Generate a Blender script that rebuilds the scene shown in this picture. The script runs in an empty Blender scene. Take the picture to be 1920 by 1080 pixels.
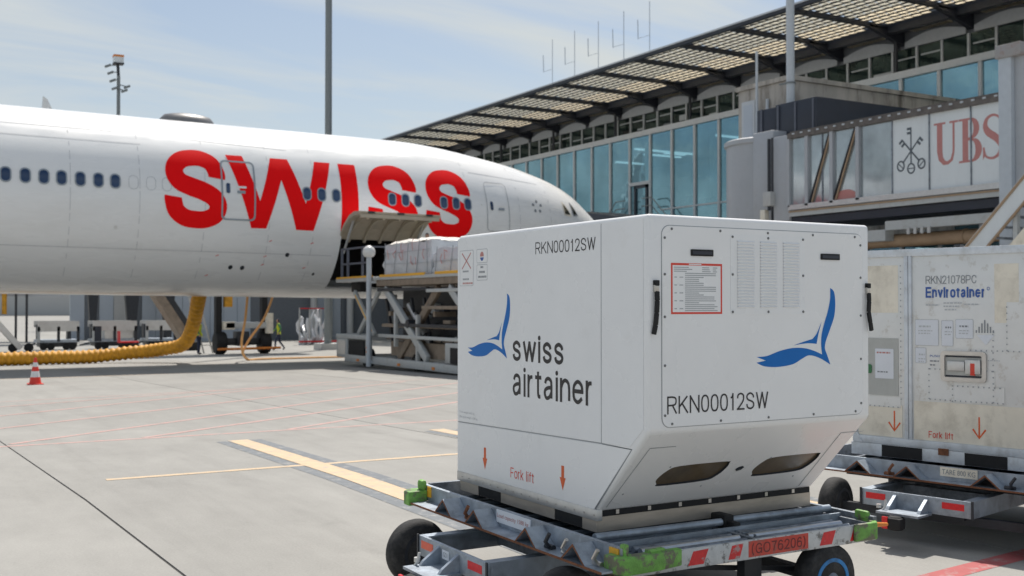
import bpy, bmesh, math, random
import numpy as np
from mathutils import Vector, Matrix
from mathutils.geometry import tessellate_polygon
R = math.radians
sc = bpy.context.scene
C = sc.collection
rng = random.Random(7)

# ------------------------------------------------------------------ camera
cam = bpy.data.cameras.new('camera'); camo = bpy.data.objects.new('camera', cam); C.objects.link(camo)
cam.sensor_width = 36.0; cam.lens = 38.28; cam.clip_start = 0.05; cam.clip_end = 6000
yaw, pit = R(59.74), R(0.93)
fwd = Vector((math.cos(yaw)*math.cos(pit), math.sin(yaw)*math.cos(pit), math.sin(pit)))
camo.location = (0, 0, 1.675)
camo.rotation_euler = fwd.to_track_quat('-Z', 'Y').to_euler()
cam.dof.use_dof = True; cam.dof.focus_distance = 5.9; cam.dof.aperture_fstop = 4.0
sc.camera = camo

# ------------------------------------------------------------------ sky and sun
SUN_EL, SUN_AZ = R(61), R(37)          # azimuth from +Y towards +X
world = bpy.data.worlds.new('World'); sc.world = world; world.use_nodes = True
wn = world.node_tree.nodes; wl = world.node_tree.links
for n in list(wn): wn.remove(n)
def W_(t, **k):
    n = wn.new(t)
    for a, b in k.items(): setattr(n, a, b)
    return n
out = W_('ShaderNodeOutputWorld'); bg = W_('ShaderNodeBackground'); bg.inputs[1].default_value = 0.118
sky = W_('ShaderNodeTexSky', sky_type='NISHITA'); sky.sun_disc = False
sky.sun_elevation = SUN_EL; sky.sun_rotation = SUN_AZ; sky.air_density = 1.0; sky.dust_density = 1.6; sky.ozone_density = 1.0
tc = W_('ShaderNodeTexCoord'); sep = W_('ShaderNodeSeparateXYZ'); wl.new(tc.outputs['Generated'], sep.inputs[0])
zc = W_('ShaderNodeMath', operation='MAXIMUM'); wl.new(sep.outputs[2], zc.inputs[0]); zc.inputs[1].default_value = 0.0
zz = W_('ShaderNodeMath', operation='ADD'); wl.new(zc.outputs[0], zz.inputs[0]); zz.inputs[1].default_value = 0.12
dx = W_('ShaderNodeMath', operation='DIVIDE'); wl.new(sep.outputs[0], dx.inputs[0]); wl.new(zz.outputs[0], dx.inputs[1])
dy = W_('ShaderNodeMath', operation='DIVIDE'); wl.new(sep.outputs[1], dy.inputs[0]); wl.new(zz.outputs[0], dy.inputs[1])
cmb = W_('ShaderNodeCombineXYZ'); wl.new(dx.outputs[0], cmb.inputs[0]); wl.new(dy.outputs[0], cmb.inputs[1])
mp = W_('ShaderNodeMapping'); wl.new(cmb.outputs[0], mp.inputs[0]); mp.inputs['Rotation'].default_value = (0, 0, R(25)); mp.inputs['Scale'].default_value = (0.45, 1.5, 1)
n1 = W_('ShaderNodeTexNoise'); wl.new(mp.outputs[0], n1.inputs['Vector']); n1.inputs['Scale'].default_value = 1.1; n1.inputs['Detail'].default_value = 7; n1.inputs['Roughness'].default_value = 0.55; n1.inputs['Distortion'].default_value = 0.6
r1 = W_('ShaderNodeValToRGB'); wl.new(n1.outputs[0], r1.inputs[0]); r1.color_ramp.elements[0].position = 0.42; r1.color_ramp.elements[1].position = 0.66
r1.color_ramp.elements[0].color = (0.0,)*3 + (1,); r1.color_ramp.elements[1].color = (0.92,)*3 + (1,)
mx = W_('ShaderNodeMixRGB'); 
hz = W_('ShaderNodeMath', operation='MULTIPLY'); wl.new(zc.outputs[0], hz.inputs[0]); hz.inputs[1].default_value = -7.0
he = W_('ShaderNodeMath', operation='EXPONENT'); wl.new(hz.outputs[0], he.inputs[0])
hm = W_('ShaderNodeMath', operation='MULTIPLY_ADD'); wl.new(he.outputs[0], hm.inputs[0]); hm.inputs[1].default_value = 0.85; wl.new(r1.outputs[0], hm.inputs[2]); hm.use_clamp = True
wl.new(hm.outputs[0], mx.inputs[0]); sk = W_('ShaderNodeMixRGB', blend_type='MULTIPLY'); sk.inputs[0].default_value = 1; wl.new(sky.outputs[0], sk.inputs[1]); sk.inputs[2].default_value = (.80, .80, .78, 1); wl.new(sk.outputs[0], mx.inputs[1]); mx.inputs[2].default_value = (4.85, 5.12, 5.1, 1)
wl.new(mx.outputs[0], bg.inputs[0]); wl.new(bg.outputs[0], out.inputs[0])
sun = bpy.data.lights.new('sun', 'SUN'); sun.energy = 4.2; sun.angle = R(0.55); sun.color = (1, 0.94, 0.86)
suno = bpy.data.objects.new('sun', sun); C.objects.link(suno)
sdir = Vector((math.cos(SUN_EL)*math.sin(SUN_AZ), math.cos(SUN_EL)*math.cos(SUN_AZ), math.sin(SUN_EL)))
suno.rotation_euler = sdir.to_track_quat('Z', 'Y').to_euler(); suno.location = (0, 0, 60)
sc.view_settings.view_transform = 'Standard'; sc.view_settings.look = 'None'; sc.view_settings.gamma = 1
sc.view_settings.use_curve_mapping = False; sc.view_settings.exposure = 0.20

# ------------------------------------------------------------------ materials
def mat(name, col, rough=0.5, metal=0.0, var=0.08, scale=6.0, bump=0.0, dirt=None, dirt_amt=0.0, dirt_scale=2.0, spec=0.5, stretch=None, coat=0.0, thr=.48, wav=0.0):
    m = bpy.data.materials.new(name); m.use_nodes = True
    nt = m.node_tree; b = nt.nodes['Principled BSDF']; L = nt.links
    b.inputs['Roughness'].default_value = rough; b.inputs['Metallic'].default_value = metal
    b.inputs['Specular IOR Level'].default_value = spec
    if coat: b.inputs['Coat Weight'].default_value = coat; b.inputs['Coat Roughness'].default_value = 0.08
    t = nt.nodes.new('ShaderNodeTexCoord'); src = t.outputs['Object']
    if stretch:
        mm = nt.nodes.new('ShaderNodeMapping'); mm.inputs['Scale'].default_value = stretch; L.new(src, mm.inputs[0]); src = mm.outputs[0]
    n = nt.nodes.new('ShaderNodeTexNoise'); L.new(src, n.inputs['Vector']); n.inputs['Scale'].default_value = scale; n.inputs['Detail'].default_value = 6; n.inputs['Roughness'].default_value = 0.6
    r = nt.nodes.new('ShaderNodeValToRGB'); L.new(n.outputs[0], r.inputs[0])
    r.color_ramp.elements[0].position = 0.3; r.color_ramp.elements[1].position = 0.7
    lo = [max(0, c*(1-var)) for c in col]; hi = [min(1, c*(1+var)) for c in col]
    r.color_ramp.elements[0].color = (*lo, 1); r.color_ramp.elements[1].color = (*hi, 1)
    last = r.outputs[0]
    if dirt:
        n2 = nt.nodes.new('ShaderNodeTexNoise'); L.new(src, n2.inputs['Vector']); n2.inputs['Scale'].default_value = dirt_scale; n2.inputs['Detail'].default_value = 8; n2.inputs['Roughness'].default_value = 0.7
        r2 = nt.nodes.new('ShaderNodeValToRGB'); L.new(n2.outputs[0], r2.inputs[0]); r2.color_ramp.elements[0].position = thr; r2.color_ramp.elements[1].position = thr+(.24 if thr == .48 else .07)
        r2.color_ramp.elements[0].color = (0, 0, 0, 1); r2.color_ramp.elements[1].color = (dirt_amt,)*3 + (1,)
        x = nt.nodes.new('ShaderNodeMixRGB'); L.new(r2.outputs[0], x.inputs[0]); L.new(last, x.inputs[1]); x.inputs[2].default_value = (*dirt, 1); last = x.outputs[0]
    L.new(last, b.inputs['Base Color'])
    if wav:
        n4 = nt.nodes.new('ShaderNodeTexNoise'); L.new(t.outputs['Object'], n4.inputs['Vector']); n4.inputs['Scale'].default_value = 1.6; n4.inputs['Detail'].default_value = 1
        b4 = nt.nodes.new('ShaderNodeBump'); b4.inputs['Strength'].default_value = wav; b4.inputs['Distance'].default_value = .05; L.new(n4.outputs[0], b4.inputs['Height']); L.new(b4.outputs[0], b.inputs['Normal'])
        n5 = nt.nodes.new('ShaderNodeTexNoise'); L.new(src, n5.inputs['Vector']); n5.inputs['Scale'].default_value = 2.5; n5.inputs['Detail'].default_value = 8
        mr = nt.nodes.new('ShaderNodeMapRange'); L.new(n5.outputs[0], mr.inputs[0]); mr.inputs[1].default_value = .3; mr.inputs[2].default_value = .7; mr.inputs[3].default_value = rough*.7; mr.inputs[4].default_value = rough*1.5; L.new(mr.outputs[0], b.inputs['Roughness'])
    if bump:
        bp = nt.nodes.new('ShaderNodeBump'); bp.inputs['Strength'].default_value = bump; bp.inputs['Distance'].default_value = 0.01
        n3 = nt.nodes.new('ShaderNodeTexNoise'); L.new(src, n3.inputs['Vector']); n3.inputs['Scale'].default_value = scale*9; n3.inputs['Detail'].default_value = 4
        L.new(n3.outputs[0], bp.inputs['Height']); L.new(bp.outputs[0], b.inputs['Normal'])
    return m
M = {}
M['white'] = mat('white_shell', (.84, .845, .85), .26, var=.02, scale=3, dirt=(.68, .67, .65), dirt_amt=.10, dirt_scale=4, thr=.60, wav=.10)
M['white2'] = mat('white_panel', (.83, .84, .85), .28, var=.025, scale=2, dirt=(.66, .65, .63), dirt_amt=.12, dirt_scale=5, thr=.58, wav=.10)
M['jet'] = mat('jet_white', (.86, .865, .86), .28, var=.015, scale=.8, dirt=(.70, .69, .66), dirt_amt=.35, dirt_scale=1.2, coat=.3, stretch=(.25, 1, 1), wav=.06)
M['jetgrey'] = mat('jet_belly_grey', (.60, .61, .61), .4, var=.05, scale=.8)
M['red'] = mat('livery_red', (.95, .004, .006), .5, var=.02, spec=.1)
M['redp'] = mat('red_print', (.70, .06, .035), .5, var=.05)
M['refl_red'] = mat('red_reflector', (.68, .025, .03), .35, var=.12, scale=40)
M['refl_or'] = mat('orange_reflector', (.75, .12, .06), .4, var=.1, scale=40)
M['blue'] = mat('logo_blue', (.006, .15, .50), .45, var=.04, spec=.25)
M['eblue'] = mat('lettering_blue', (.03, .10, .36), .45, var=.06)
M['ink'] = mat('black_print', (.022, .02, .022), .5, var=.1)
M['grey_ink'] = mat('grey_print', (.23, .25, .27), .6, var=.1)
M['faint'] = mat('faint_print', (.50, .52, .54), .6, var=.05)
M['black'] = mat('black_rubber', (.012, .012, .013), .75, var=.2, scale=20)
M['tyre'] = mat('tyre_rubber', (.02, .02, .021), .8, var=.3, scale=14, bump=.3, dirt=(.16, .15, .14), dirt_amt=.35, dirt_scale=9)
M['dark'] = mat('dark_steel', (.025, .028, .035), .5, var=.2)
M['navy'] = mat('dark_navy_metal', (.022, .027, .042), .45, var=.12, scale=2)
M['galv'] = mat('galvanised_steel', (.36, .41, .47), .48, metal=.55, var=.22, scale=9, bump=.15, dirt=(.10, .10, .11), dirt_amt=.6, dirt_scale=5)
M['galvd'] = mat('worn_steel', (.24, .27, .31), .5, metal=.5, var=.35, scale=12, bump=.2, dirt=(.045, .04, .04), dirt_amt=.75, dirt_scale=7)
M['roller'] = mat('bright_roller_steel', (.52, .54, .56), .3, metal=.85, var=.12, scale=15)
M['rust'] = mat('rusty_edge', (.19, .075, .035), .8, var=.3, scale=30)
M['green'] = mat('chipped_green_paint', (.17, .40, .075), .55, var=.35, scale=14, bump=.4, dirt=(.15, .14, .10), dirt_amt=.95, dirt_scale=11, thr=.50)
M['dome'] = mat('dome_grey', (.17, .17, .175), .4, var=.06)
M['yel'] = mat('yellow_tape', (.80, .42, .03), .5, var=.15, scale=30)
M['alu'] = mat('brushed_aluminium', (.60, .60, .59), .38, metal=.55, var=.08, scale=14, dirt=(.35, .33, .3), dirt_amt=.3)
M['aluwarm'] = mat('scuffed_aluminium', (.52, .46, .39), .4, metal=.45, var=.14, scale=6, stretch=(1, 1, 4))
M['bluerim'] = mat('blue_wheel_rim', (.02, .22, .55), .45, var=.15, scale=25, dirt=(.03, .03, .03), dirt_amt=.6, dirt_scale=16)
M['brown'] = mat('brown_glazed_recess', (.13, .10, .065), .22, var=.25, scale=5)
M['conc'] = None
M['envpan'] = mat('aged_container_panel', (.74, .745, .73), .42, var=.07, scale=2.5, metal=.15, dirt=(.48, .44, .38), dirt_amt=.45, dirt_scale=7, thr=.56, wav=.10)
M['envfr'] = mat('container_frame_grey', (.66, .70, .74), .4, metal=.1, var=.08, scale=6, dirt=(.25, .23, .2), dirt_amt=.4, dirt_scale=7)
M['cream'] = mat('cream_repair_patch', (.80, .745, .63), .5, var=.07, scale=4, dirt=(.34, .29, .22), dirt_amt=.45, dirt_scale=5)
M['greyplate'] = mat('grey_plate', (.45, .46, .44), .5, var=.07)
M['paper'] = mat('white_paper', (.72, .75, .80), .6, var=.03)
M['arrow'] = mat('orange_arrow_print', (.72, .12, .025), .5, var=.12, scale=20)
M['steel'] = mat('stainless', (.55, .53, .50), .3, metal=.8, var=.1)
M['cone_r'] = mat('cone_red', (.75, .05, .03), .5, var=.06); M['cone_w'] = mat('cone_white', (.75, .75, .74), .5)
M['hose'] = mat('yellow_air_hose', (.62, .30, .015), .6, var=.2, scale=6, dirt=(.2, .08, .01), dirt_amt=.5)
M['cable'] = mat('orange_cable', (.68, .36, .12), .5)
M['loader'] = mat('loader_grey', (.48, .50, .50), .45, var=.1, scale=3, dirt=(.2, .17, .13), dirt_amt=.45, dirt_scale=3)
M['loaderd'] = mat('loader_brown_steel', (.24, .19, .145), .6, var=.25, scale=4)
M['railg'] = mat('guard_rail_grey', (.10, .11, .14), .5)
M['wrap'] = mat('plastic_wrap', (.64, .66, .69), .2, var=.12, scale=5, bump=.5, dirt=(.42, .43, .45), dirt_amt=.5, dirt_scale=5)
M['wraptop'] = mat('pallet_cover_sheet', (.74, .72, .66), .5, var=.05)
M['mull'] = mat('mullion_light_grey', (.50, .53, .56), .45, var=.04)
M['canopyd'] = mat('canopy_dark_steel', (.022, .026, .036), .5, var=.15)
M['spand'] = mat('light_spandrel', (.42, .45, .48), .5, var=.06)
M['cementw'] = mat('stained_concrete', (.43, .40, .36), .85, var=.15, scale=1.0, bump=.2, dirt=(.075, .06, .045), dirt_amt=.85, dirt_scale=1.6, stretch=(1.3, 1.3, .28))
M['bridge'] = mat('bridge_grey_paint', (.42, .44, .47), .45, var=.06, scale=2, dirt=(.2, .18, .16), dirt_amt=.25)
M['print_panel'] = mat('printed_panel_white', (.70, .74, .76), .32, var=.03, scale=1, dirt=(.42, .43, .45), dirt_amt=.3, dirt_scale=.9, stretch=(1, 1, .3))
M['brownp'] = mat('tan_pipe', (.36, .25, .16), .55, var=.15, scale=2)
M['ubsred'] = mat('faded_red_print', (.50, .21, .195), .5, var=.06)
M['keyink'] = mat('dark_emblem_print', (.09, .11, .13), .5)
M['wallblue'] = mat('grey_blue_cladding', (.46, .51, .57), .6, var=.05, scale=.6)
M['walldark'] = mat('dark_grey_wall', (.15, .165, .185), .6, var=.08)
M['walllight'] = mat('pale_wall', (.5, .5, .49), .7, var=.06)
M['mast'] = mat('mast_galvanised_grey', (.21, .23, .235), .5, metal=.2, var=.06)
M['mastw'] = mat('mast_pale_grey', (.50, .54, .58), .45, var=.05)
M['antenna'] = mat('antenna_grey', (.48, .54, .60), .5)
M['orange'] = mat('orange_paint', (.70, .22, .03), .5)
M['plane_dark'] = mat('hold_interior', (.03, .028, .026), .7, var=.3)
M['door_inner'] = mat('cargo_door_lining', (.46, .40, .31), .55, var=.15, scale=2, dirt=(.2, .16, .11), dirt_amt=.5)
M['winrim'] = mat('window_rim', (.30, .34, .38), .4)
M['fine_print'] = mat('fine_print', (.36, .38, .40), .6)
M['screwm'] = mat('screw_dark', (.16, .165, .17), .4, metal=.4)
M['roofd'] = mat('weathered_roof_edge', (.13, .115, .105), .7, var=.3, scale=6)
M['seamlight'] = mat('skin_lap_line', (.60, .61, .62), .4)
M['beamw'] = mat('scuffed_white_beam', (.56, .57, .57), .5, var=.12, scale=12, bump=.2, dirt=(.12, .11, .10), dirt_amt=.85, dirt_scale=15, thr=.54)
M['chev'] = mat('scuffed_red_tape', (.66, .025, .03), .4, var=.15, scale=30, dirt=(.35, .33, .32), dirt_amt=.8, dirt_scale=20, thr=.57)
M['plate_red'] = mat('worn_orange_red_plate', (.58, .06, .04), .5, var=.18, scale=25, dirt=(.30, .10, .08), dirt_amt=.7, dirt_scale=18, thr=.54)
M['seam'] = mat('panel_gap_grey', (.33, .35, .37), .5)
M['lens'] = mat('lamp_glass', (.7, .7, .68), .3)
M['rust2'] = mat('rust_stained_cap', (.34, .33, .33), .6, var=.1, scale=4, dirt=(.22, .10, .05), dirt_amt=.8, dirt_scale=4)

def glass(name, col, metal, rough, wav=0.0, var=.15, scale=.25):
    m = mat(name, col, rough, metal, var=var, scale=scale, spec=.8)
    nt = m.node_tree; b = nt.nodes['Principled BSDF']
    if wav:
        n = nt.nodes.new('ShaderNodeTexNoise'); t = nt.nodes.new('ShaderNodeTexCoord'); nt.links.new(t.outputs['Object'], n.inputs['Vector']); n.inputs['Scale'].default_value = .9; n.inputs['Detail'].default_value = 2
        bp = nt.nodes.new('ShaderNodeBump'); bp.inputs['Strength'].default_value = wav; bp.inputs['Distance'].default_value = .1
        nt.links.new(n.outputs[0], bp.inputs['Height']); nt.links.new(bp.outputs[0], b.inputs['Normal'])
    return m
M['glass'] = glass('blue_facade_glass', (.27, .48, .57), .8, .03, .09, var=.25)
nt = M['glass'].node_tree; b_ = nt.nodes['Principled BSDF']; tr_ = nt.nodes.new('ShaderNodeBsdfTransparent'); tr_.inputs[0].default_value = (.45, .68, .78, 1)
mx_ = nt.nodes.new('ShaderNodeMixShader'); mx_.inputs[0].default_value = .30; nt.links.new(b_.outputs[0], mx_.inputs[1]); nt.links.new(tr_.outputs[0], mx_.inputs[2]); nt.links.new(mx_.outputs[0], nt.nodes['Material Output'].inputs[0])
b_.inputs['Metallic'].default_value = .85
M['lit'] = bpy.data.materials.new('ceiling_light'); M['lit'].use_nodes = True
M['lit'].node_tree.nodes['Principled BSDF'].inputs['Emission Color'].default_value = (.8, 1, 1, 1); M['lit'].node_tree.nodes['Principled BSDF'].inputs['Emission Strength'].default_value = 1.1
M['glass2'] = glass('dark_green_strip_glass', (.035, .06, .055), .55, .05, .05, var=.5, scale=.8)
M['bglass'] = glass('bridge_glass', (.40, .44, .46), .5, .08, .05, var=.3, scale=.6)
M['jwin'] = glass('cabin_window_glass', (.02, .05, .12), .3, .1)
M['cockpit'] = glass('cockpit_glass', (.04, .045, .04), .2, .08)

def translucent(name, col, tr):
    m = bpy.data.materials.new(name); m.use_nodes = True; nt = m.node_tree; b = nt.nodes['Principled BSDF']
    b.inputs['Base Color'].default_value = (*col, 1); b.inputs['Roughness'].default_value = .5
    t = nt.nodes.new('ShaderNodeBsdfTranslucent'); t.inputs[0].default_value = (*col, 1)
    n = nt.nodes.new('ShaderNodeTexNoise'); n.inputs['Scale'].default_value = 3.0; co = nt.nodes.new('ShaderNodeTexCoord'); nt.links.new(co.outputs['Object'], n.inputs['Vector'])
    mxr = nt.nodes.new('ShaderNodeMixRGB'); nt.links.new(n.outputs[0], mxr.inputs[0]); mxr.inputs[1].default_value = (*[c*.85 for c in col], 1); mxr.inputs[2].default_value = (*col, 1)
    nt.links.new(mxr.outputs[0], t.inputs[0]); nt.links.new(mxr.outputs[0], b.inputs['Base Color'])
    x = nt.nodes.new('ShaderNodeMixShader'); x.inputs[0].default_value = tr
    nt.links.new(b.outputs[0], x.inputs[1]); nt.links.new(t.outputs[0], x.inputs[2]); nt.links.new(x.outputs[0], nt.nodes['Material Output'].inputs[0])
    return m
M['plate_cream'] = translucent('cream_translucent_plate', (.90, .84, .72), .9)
M['plate_grey'] = translucent('grey_translucent_plate', (.78, .76, .69), .85)  # greyer of the two canopy plates, used on the outer rows

def concrete(name, base):
    m = bpy.data.materials.new(name); m.use_nodes = True; nt = m.node_tree; b = nt.nodes['Principled BSDF']; L = nt.links
    b.inputs['Roughness'].default_value = .88; b.inputs['Specular IOR Level'].default_value = .3
    co = nt.nodes.new('ShaderNodeTexCoord')
    def noise(s, d, stretch=None):
        n = nt.nodes.new('ShaderNodeTexNoise'); n.inputs['Scale'].default_value = s; n.inputs['Detail'].default_value = d; n.inputs['Roughness'].default_value = .62
        if stretch:
            mm = nt.nodes.new('ShaderNodeMapping'); mm.inputs['Scale'].default_value = stretch; L.new(co.outputs['Object'], mm.inputs[0]); L.new(mm.outputs[0], n.inputs['Vector'])
        else: L.new(co.outputs['Object'], n.inputs['Vector'])
        return n
    big = noise(.35, 5); mid = noise(2.2, 6, (1.5, .5, 1)); fine = noise(60, 3); sp = noise(11, 8)
    def ramp(src, p0, p1, a, bb):
        r = nt.nodes.new('ShaderNodeValToRGB'); L.new(src, r.inputs[0]); r.color_ramp.elements[0].position = p0; r.color_ramp.elements[1].position = p1
        r.color_ramp.elements[0].color = (a, a, a, 1); r.color_ramp.elements[1].color = (bb, bb, bb, 1); return r.outputs[0]
    def mul(a, bsock):
        x = nt.nodes.new('ShaderNodeMixRGB'); x.blend_type = 'MULTIPLY'; x.inputs[0].default_value = 1; L.new(a, x.inputs[1]); L.new(bsock, x.inputs[2]); return x.outputs[0]
    rgb = nt.nodes.new('ShaderNodeRGB'); rgb.outputs[0].default_value = (*base, 1)
    o = mul(rgb.outputs[0], ramp(big.outputs[0], .3, .7, .88, 1.06)); o = mul(o, ramp(mid.outputs[0], .32, .68, .93, 1.04))
    o = mul(o, ramp(noise(.5, 6, (3.5, .16, 1)).outputs[0], .52, .70, 1.0, .90)); o = mul(o, ramp(noise(.9, 7).outputs[0], .60, .72, 1.0, .88)); o = mul(o, ramp(noise(3.1, 3).outputs[0], .74, .79, 1.0, .72))
    o = mul(o, ramp(fine.outputs[0], .25, .75, .9, 1.08)); o = mul(o, ramp(sp.outputs[0], .62, .8, 1.0, .86))
    L.new(o, b.inputs['Base Color'])
    bp = nt.nodes.new('ShaderNodeBump'); bp.inputs['Strength'].default_value = .25; bp.inputs['Distance'].default_value = .004; L.new(fine.outputs[0], bp.inputs['Height']); L.new(bp.outputs[0], b.inputs['Normal'])
    return m
M['apron'] = concrete('apron_concrete', (.325, .319, .300))
def paint(name, col, thr):
    """worn road paint: patches of bare concrete show through"""
    m = mat(name, col, .8, var=.08, scale=8, dirt=(.36, .352, .335), dirt_amt=.95, dirt_scale=9)
    for n in m.node_tree.nodes:
        if n.type == 'VALTORGB' and n.color_ramp.elements[0].position > .4: n.color_ramp.elements[0].position = thr; n.color_ramp.elements[1].position = thr+.2
    return m
for i, k in enumerate((.955, 1.035)): M['apron%d' % i] = concrete('apron_concrete', (.325*k, .319*k, .300*k))
M['p_yel'] = paint('worn_yellow_paint', (.60, .455, .30), .50)
M['p_grey'] = paint('worn_grey_paint', (.17, .185, .20), .52)
M['p_red'] = paint('faded_red_paint', (.52, .31, .28), .47)
M['p_red2'] = paint('red_stripe_paint', (.42, .11, .11), .52)
M['joint'] = mat('joint_sealant', (.05, .048, .045), .9, var=.3, scale=5)

M['skin'] = mat('skin', (.45, .26, .18), .6); M['trouser'] = mat('navy_trousers', (.02, .028, .06), .8, var=.2, scale=20); M['vest'] = mat('hi_vis_vest', (.55, .62, .03), .7, var=.12, scale=15)
M['jacket'] = mat('green_jacket', (.06, .20, .09), .8, var=.2, scale=15); M['cap'] = mat('dark_cap', (.015, .015, .03), .7); M['boot'] = mat('black_boots', (.012, .012, .012), .7)

# ------------------------------------------------------------------ mesh builder
class MB:
    def __init__(s): s.v = []; s.f = []; s.mi = []; s.m = 0
    def add(s, vs, fs):
        o = len(s.v); s.v += [tuple(p) for p in vs]
        for f in fs: s.f.append([i+o for i in f]); s.mi.append(s.m)
        return s
    def box(s, x0, x1, y0, y1, z0, z1):
        v = [(x, y, z) for x in (x0, x1) for y in (y0, y1) for z in (z0, z1)]
        return s.add(v, [(0, 1, 3, 2), (4, 6, 7, 5), (0, 4, 5, 1), (2, 3, 7, 6), (0, 2, 6, 4), (1, 5, 7, 3)])
    def bar(s, p0, p1, w, h, up=(0, 0, 1)):
        p0, p1, up = Vector(p0), Vector(p1), Vector(up); d = (p1-p0).normalized(); a = d.cross(up)
        if a.length < 1e-4: a = d.cross(Vector((1, 0, 0)))
        a.normalize(); b = a.cross(d); a *= w/2; b *= h/2
        v = [p+sx*a+sy*b for p in (p0, p1) for sx, sy in ((-1, -1), (1, -1), (1, 1), (-1, 1))]
        return s.add(v, [(3, 2, 1, 0), (4, 5, 6, 7), (0, 1, 5, 4), (1, 2, 6, 5), (2, 3, 7, 6), (3, 0, 4, 7)])
    def tube(s, pts, r, n=10, cap=True):
        pts = [Vector(p) for p in pts]; k = len(pts); rr = r if isinstance(r, (list, tuple)) else [r]*k
        vs = []; prev = None
        for i, p in enumerate(pts):
            d = (pts[min(i+1, k-1)]-pts[max(i-1, 0)]).normalized()
            a = prev if prev is not None else (Vector((0, 0, 1)) if abs(d.z) < .9 else Vector((1, 0, 0)))
            a = (a-d*a.dot(d)).normalized(); prev = a; b = d.cross(a)
            vs += [p+(a*math.cos(2*math.pi*j/n)+b*math.sin(2*math.pi*j/n))*rr[i] for j in range(n)]
        fs = [(i*n+j, i*n+(j+1) % n, (i+1)*n+(j+1) % n, (i+1)*n+j) for i in range(k-1) for j in range(n)]
        if cap: fs += [tuple(range(n))[::-1], tuple((k-1)*n+j for j in range(n))]
        return s.add(vs, fs)
    def cyl(s, p0, p1, r0, r1=None, n=16): return s.tube([p0, p1], [r0, r0 if r1 is None else r1], n)
    def lathe(s, o, axis, prof, n=24):
        """prof: list of (distance along axis, radius)"""
        o, ax = Vector(o), Vector(axis).normalized(); a = ax.orthogonal().normalized(); b = ax.cross(a); vs = []
        for t, r in prof: vs += [o+ax*t+(a*math.cos(2*math.pi*j/n)+b*math.sin(2*math.pi*j/n))*r for j in range(n)]
        k = len(prof); fs = [(i*n+j, i*n+(j+1) % n, (i+1)*n+(j+1) % n, (i+1)*n+j) for i in range(k-1) for j in range(n)]
        fs += [tuple(range(n))[::-1], tuple((k-1)*n+j for j in range(n))]
        return s.add(vs, fs)
    def ball(s, c, r, n=14):
        return s.lathe((c[0], c[1], c[2]-r), (0, 0, 1), [(r-r*math.cos(math.pi*i/8), max(1e-4, r*math.sin(math.pi*i/8))) for i in range(9)], n)
    def flat(s, fr, poly, d=0.0, off=0.0, holes=()):
        """2D polygon(s) in frame fr=(O,U,V); d=thickness along N=UxV, standing on offset off"""
        O, U, V = [Vector(q) for q in fr]; N = U.cross(V).normalized()
        loops = [list(poly)]+[list(h) for h in holes]
        P = [[Vector((q[0], q[1], 0)) for q in l] for l in loops]
        tri = tessellate_polygon(P); allp = [q for l in P for q in l]
        at = lambda q, w: O+U*q.x+V*q.y+N*w
        def orient(t):
            a, b, c = [allp[i] for i in t]; return t if (b-a).cross(c-a).z > 0 else (t[0], t[2], t[1])
        tri = [orient(t) for t in tri if len(set(t)) == 3]
        if d == 0: return s.add([at(q, off) for q in allp], tri)
        n = len(allp); fs = list(tri)+[tuple(i+n for i in t[::-1]) for t in tri]; b = 0
        for l in loops:
            k = len(l); ar = sum(l[i][0]*l[(i+1) % k][1]-l[(i+1) % k][0]*l[i][1] for i in range(k))
            ccw = ar > 0
            if l is not loops[0]: ccw = not ccw
            for i in range(k):
                j = (i+1) % k
                q = (b+i, n+b+i, n+b+j, b+j); hole = l is not loops[0]
                if (ar > 0) == (not hole): q = q
                else: q = q[::-1]
                fs.append(q)
            b += k
        return s.add([at(q, off+d) for q in allp]+[at(q, off) for q in allp], fs)
    def build(s, name, m, parent=None, smooth=False, bevel=0, seg=2, ang=35):
        me = bpy.data.meshes.new(name); o = rootpos(parent)
        me.from_pydata([(p[0]-o[0], p[1]-o[1], p[2]-o[2]) for p in s.v], [], s.f)
        ms = m if isinstance(m, (list, tuple)) else [m]
        for q in ms: me.materials.append(M[q] if isinstance(q, str) else q)
        if len(ms) > 1: me.polygons.foreach_set('material_index', s.mi)
        ob = bpy.data.objects.new(name, me); C.objects.link(ob)
        if bevel:
            bm = bmesh.new(); bm.from_mesh(me); bmesh.ops.remove_doubles(bm, verts=bm.verts, dist=1e-5); bmesh.ops.recalc_face_normals(bm, faces=bm.faces)
            bmesh.ops.bevel(bm, geom=[e for e in bm.edges if e.is_manifold and e.calc_face_angle(0) > R(20)], offset=bevel, segments=seg, profile=.5, affect='EDGES', clamp_overlap=True)
            bm.to_mesh(me); bm.free()
        if smooth or bevel:
            me.shade_smooth(); me.set_sharp_from_angle(angle=R(ang))
        me.update()
        if parent is not None: ob.parent = parent
        return ob
_rp = {}
def rootpos(p):
    while p is not None and p.parent is not None: p = p.parent
    return _rp.get(p.name, (0, 0, 0)) if p is not None else (0, 0, 0)
def thing(name, label, cat, loc, group=None):
    o = bpy.data.objects.new(name, None); C.objects.link(o); o.location = loc; o.empty_display_size = .2
    _rp[o.name] = tuple(loc); o['label'] = label; o['category'] = cat
    if group: o['group'] = group
    return o
def tag(o, label, cat, group=None):
    o['label'] = label; o['category'] = cat
    if group: o['group'] = group
    return o
def struct(o, kind='structure'): o['kind'] = kind; return o
def copy_tree(o, parent=None):
    c = o.copy(); C.objects.link(c); c.parent = parent
    for ch in o.children: copy_tree(ch, c)
    return c
def inst(src, name, loc, parent):
    """another object on the same mesh data, moved by loc"""
    o = bpy.data.objects.new(name, src.data); C.objects.link(o); o.parent = parent; o.location = loc; return o
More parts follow.
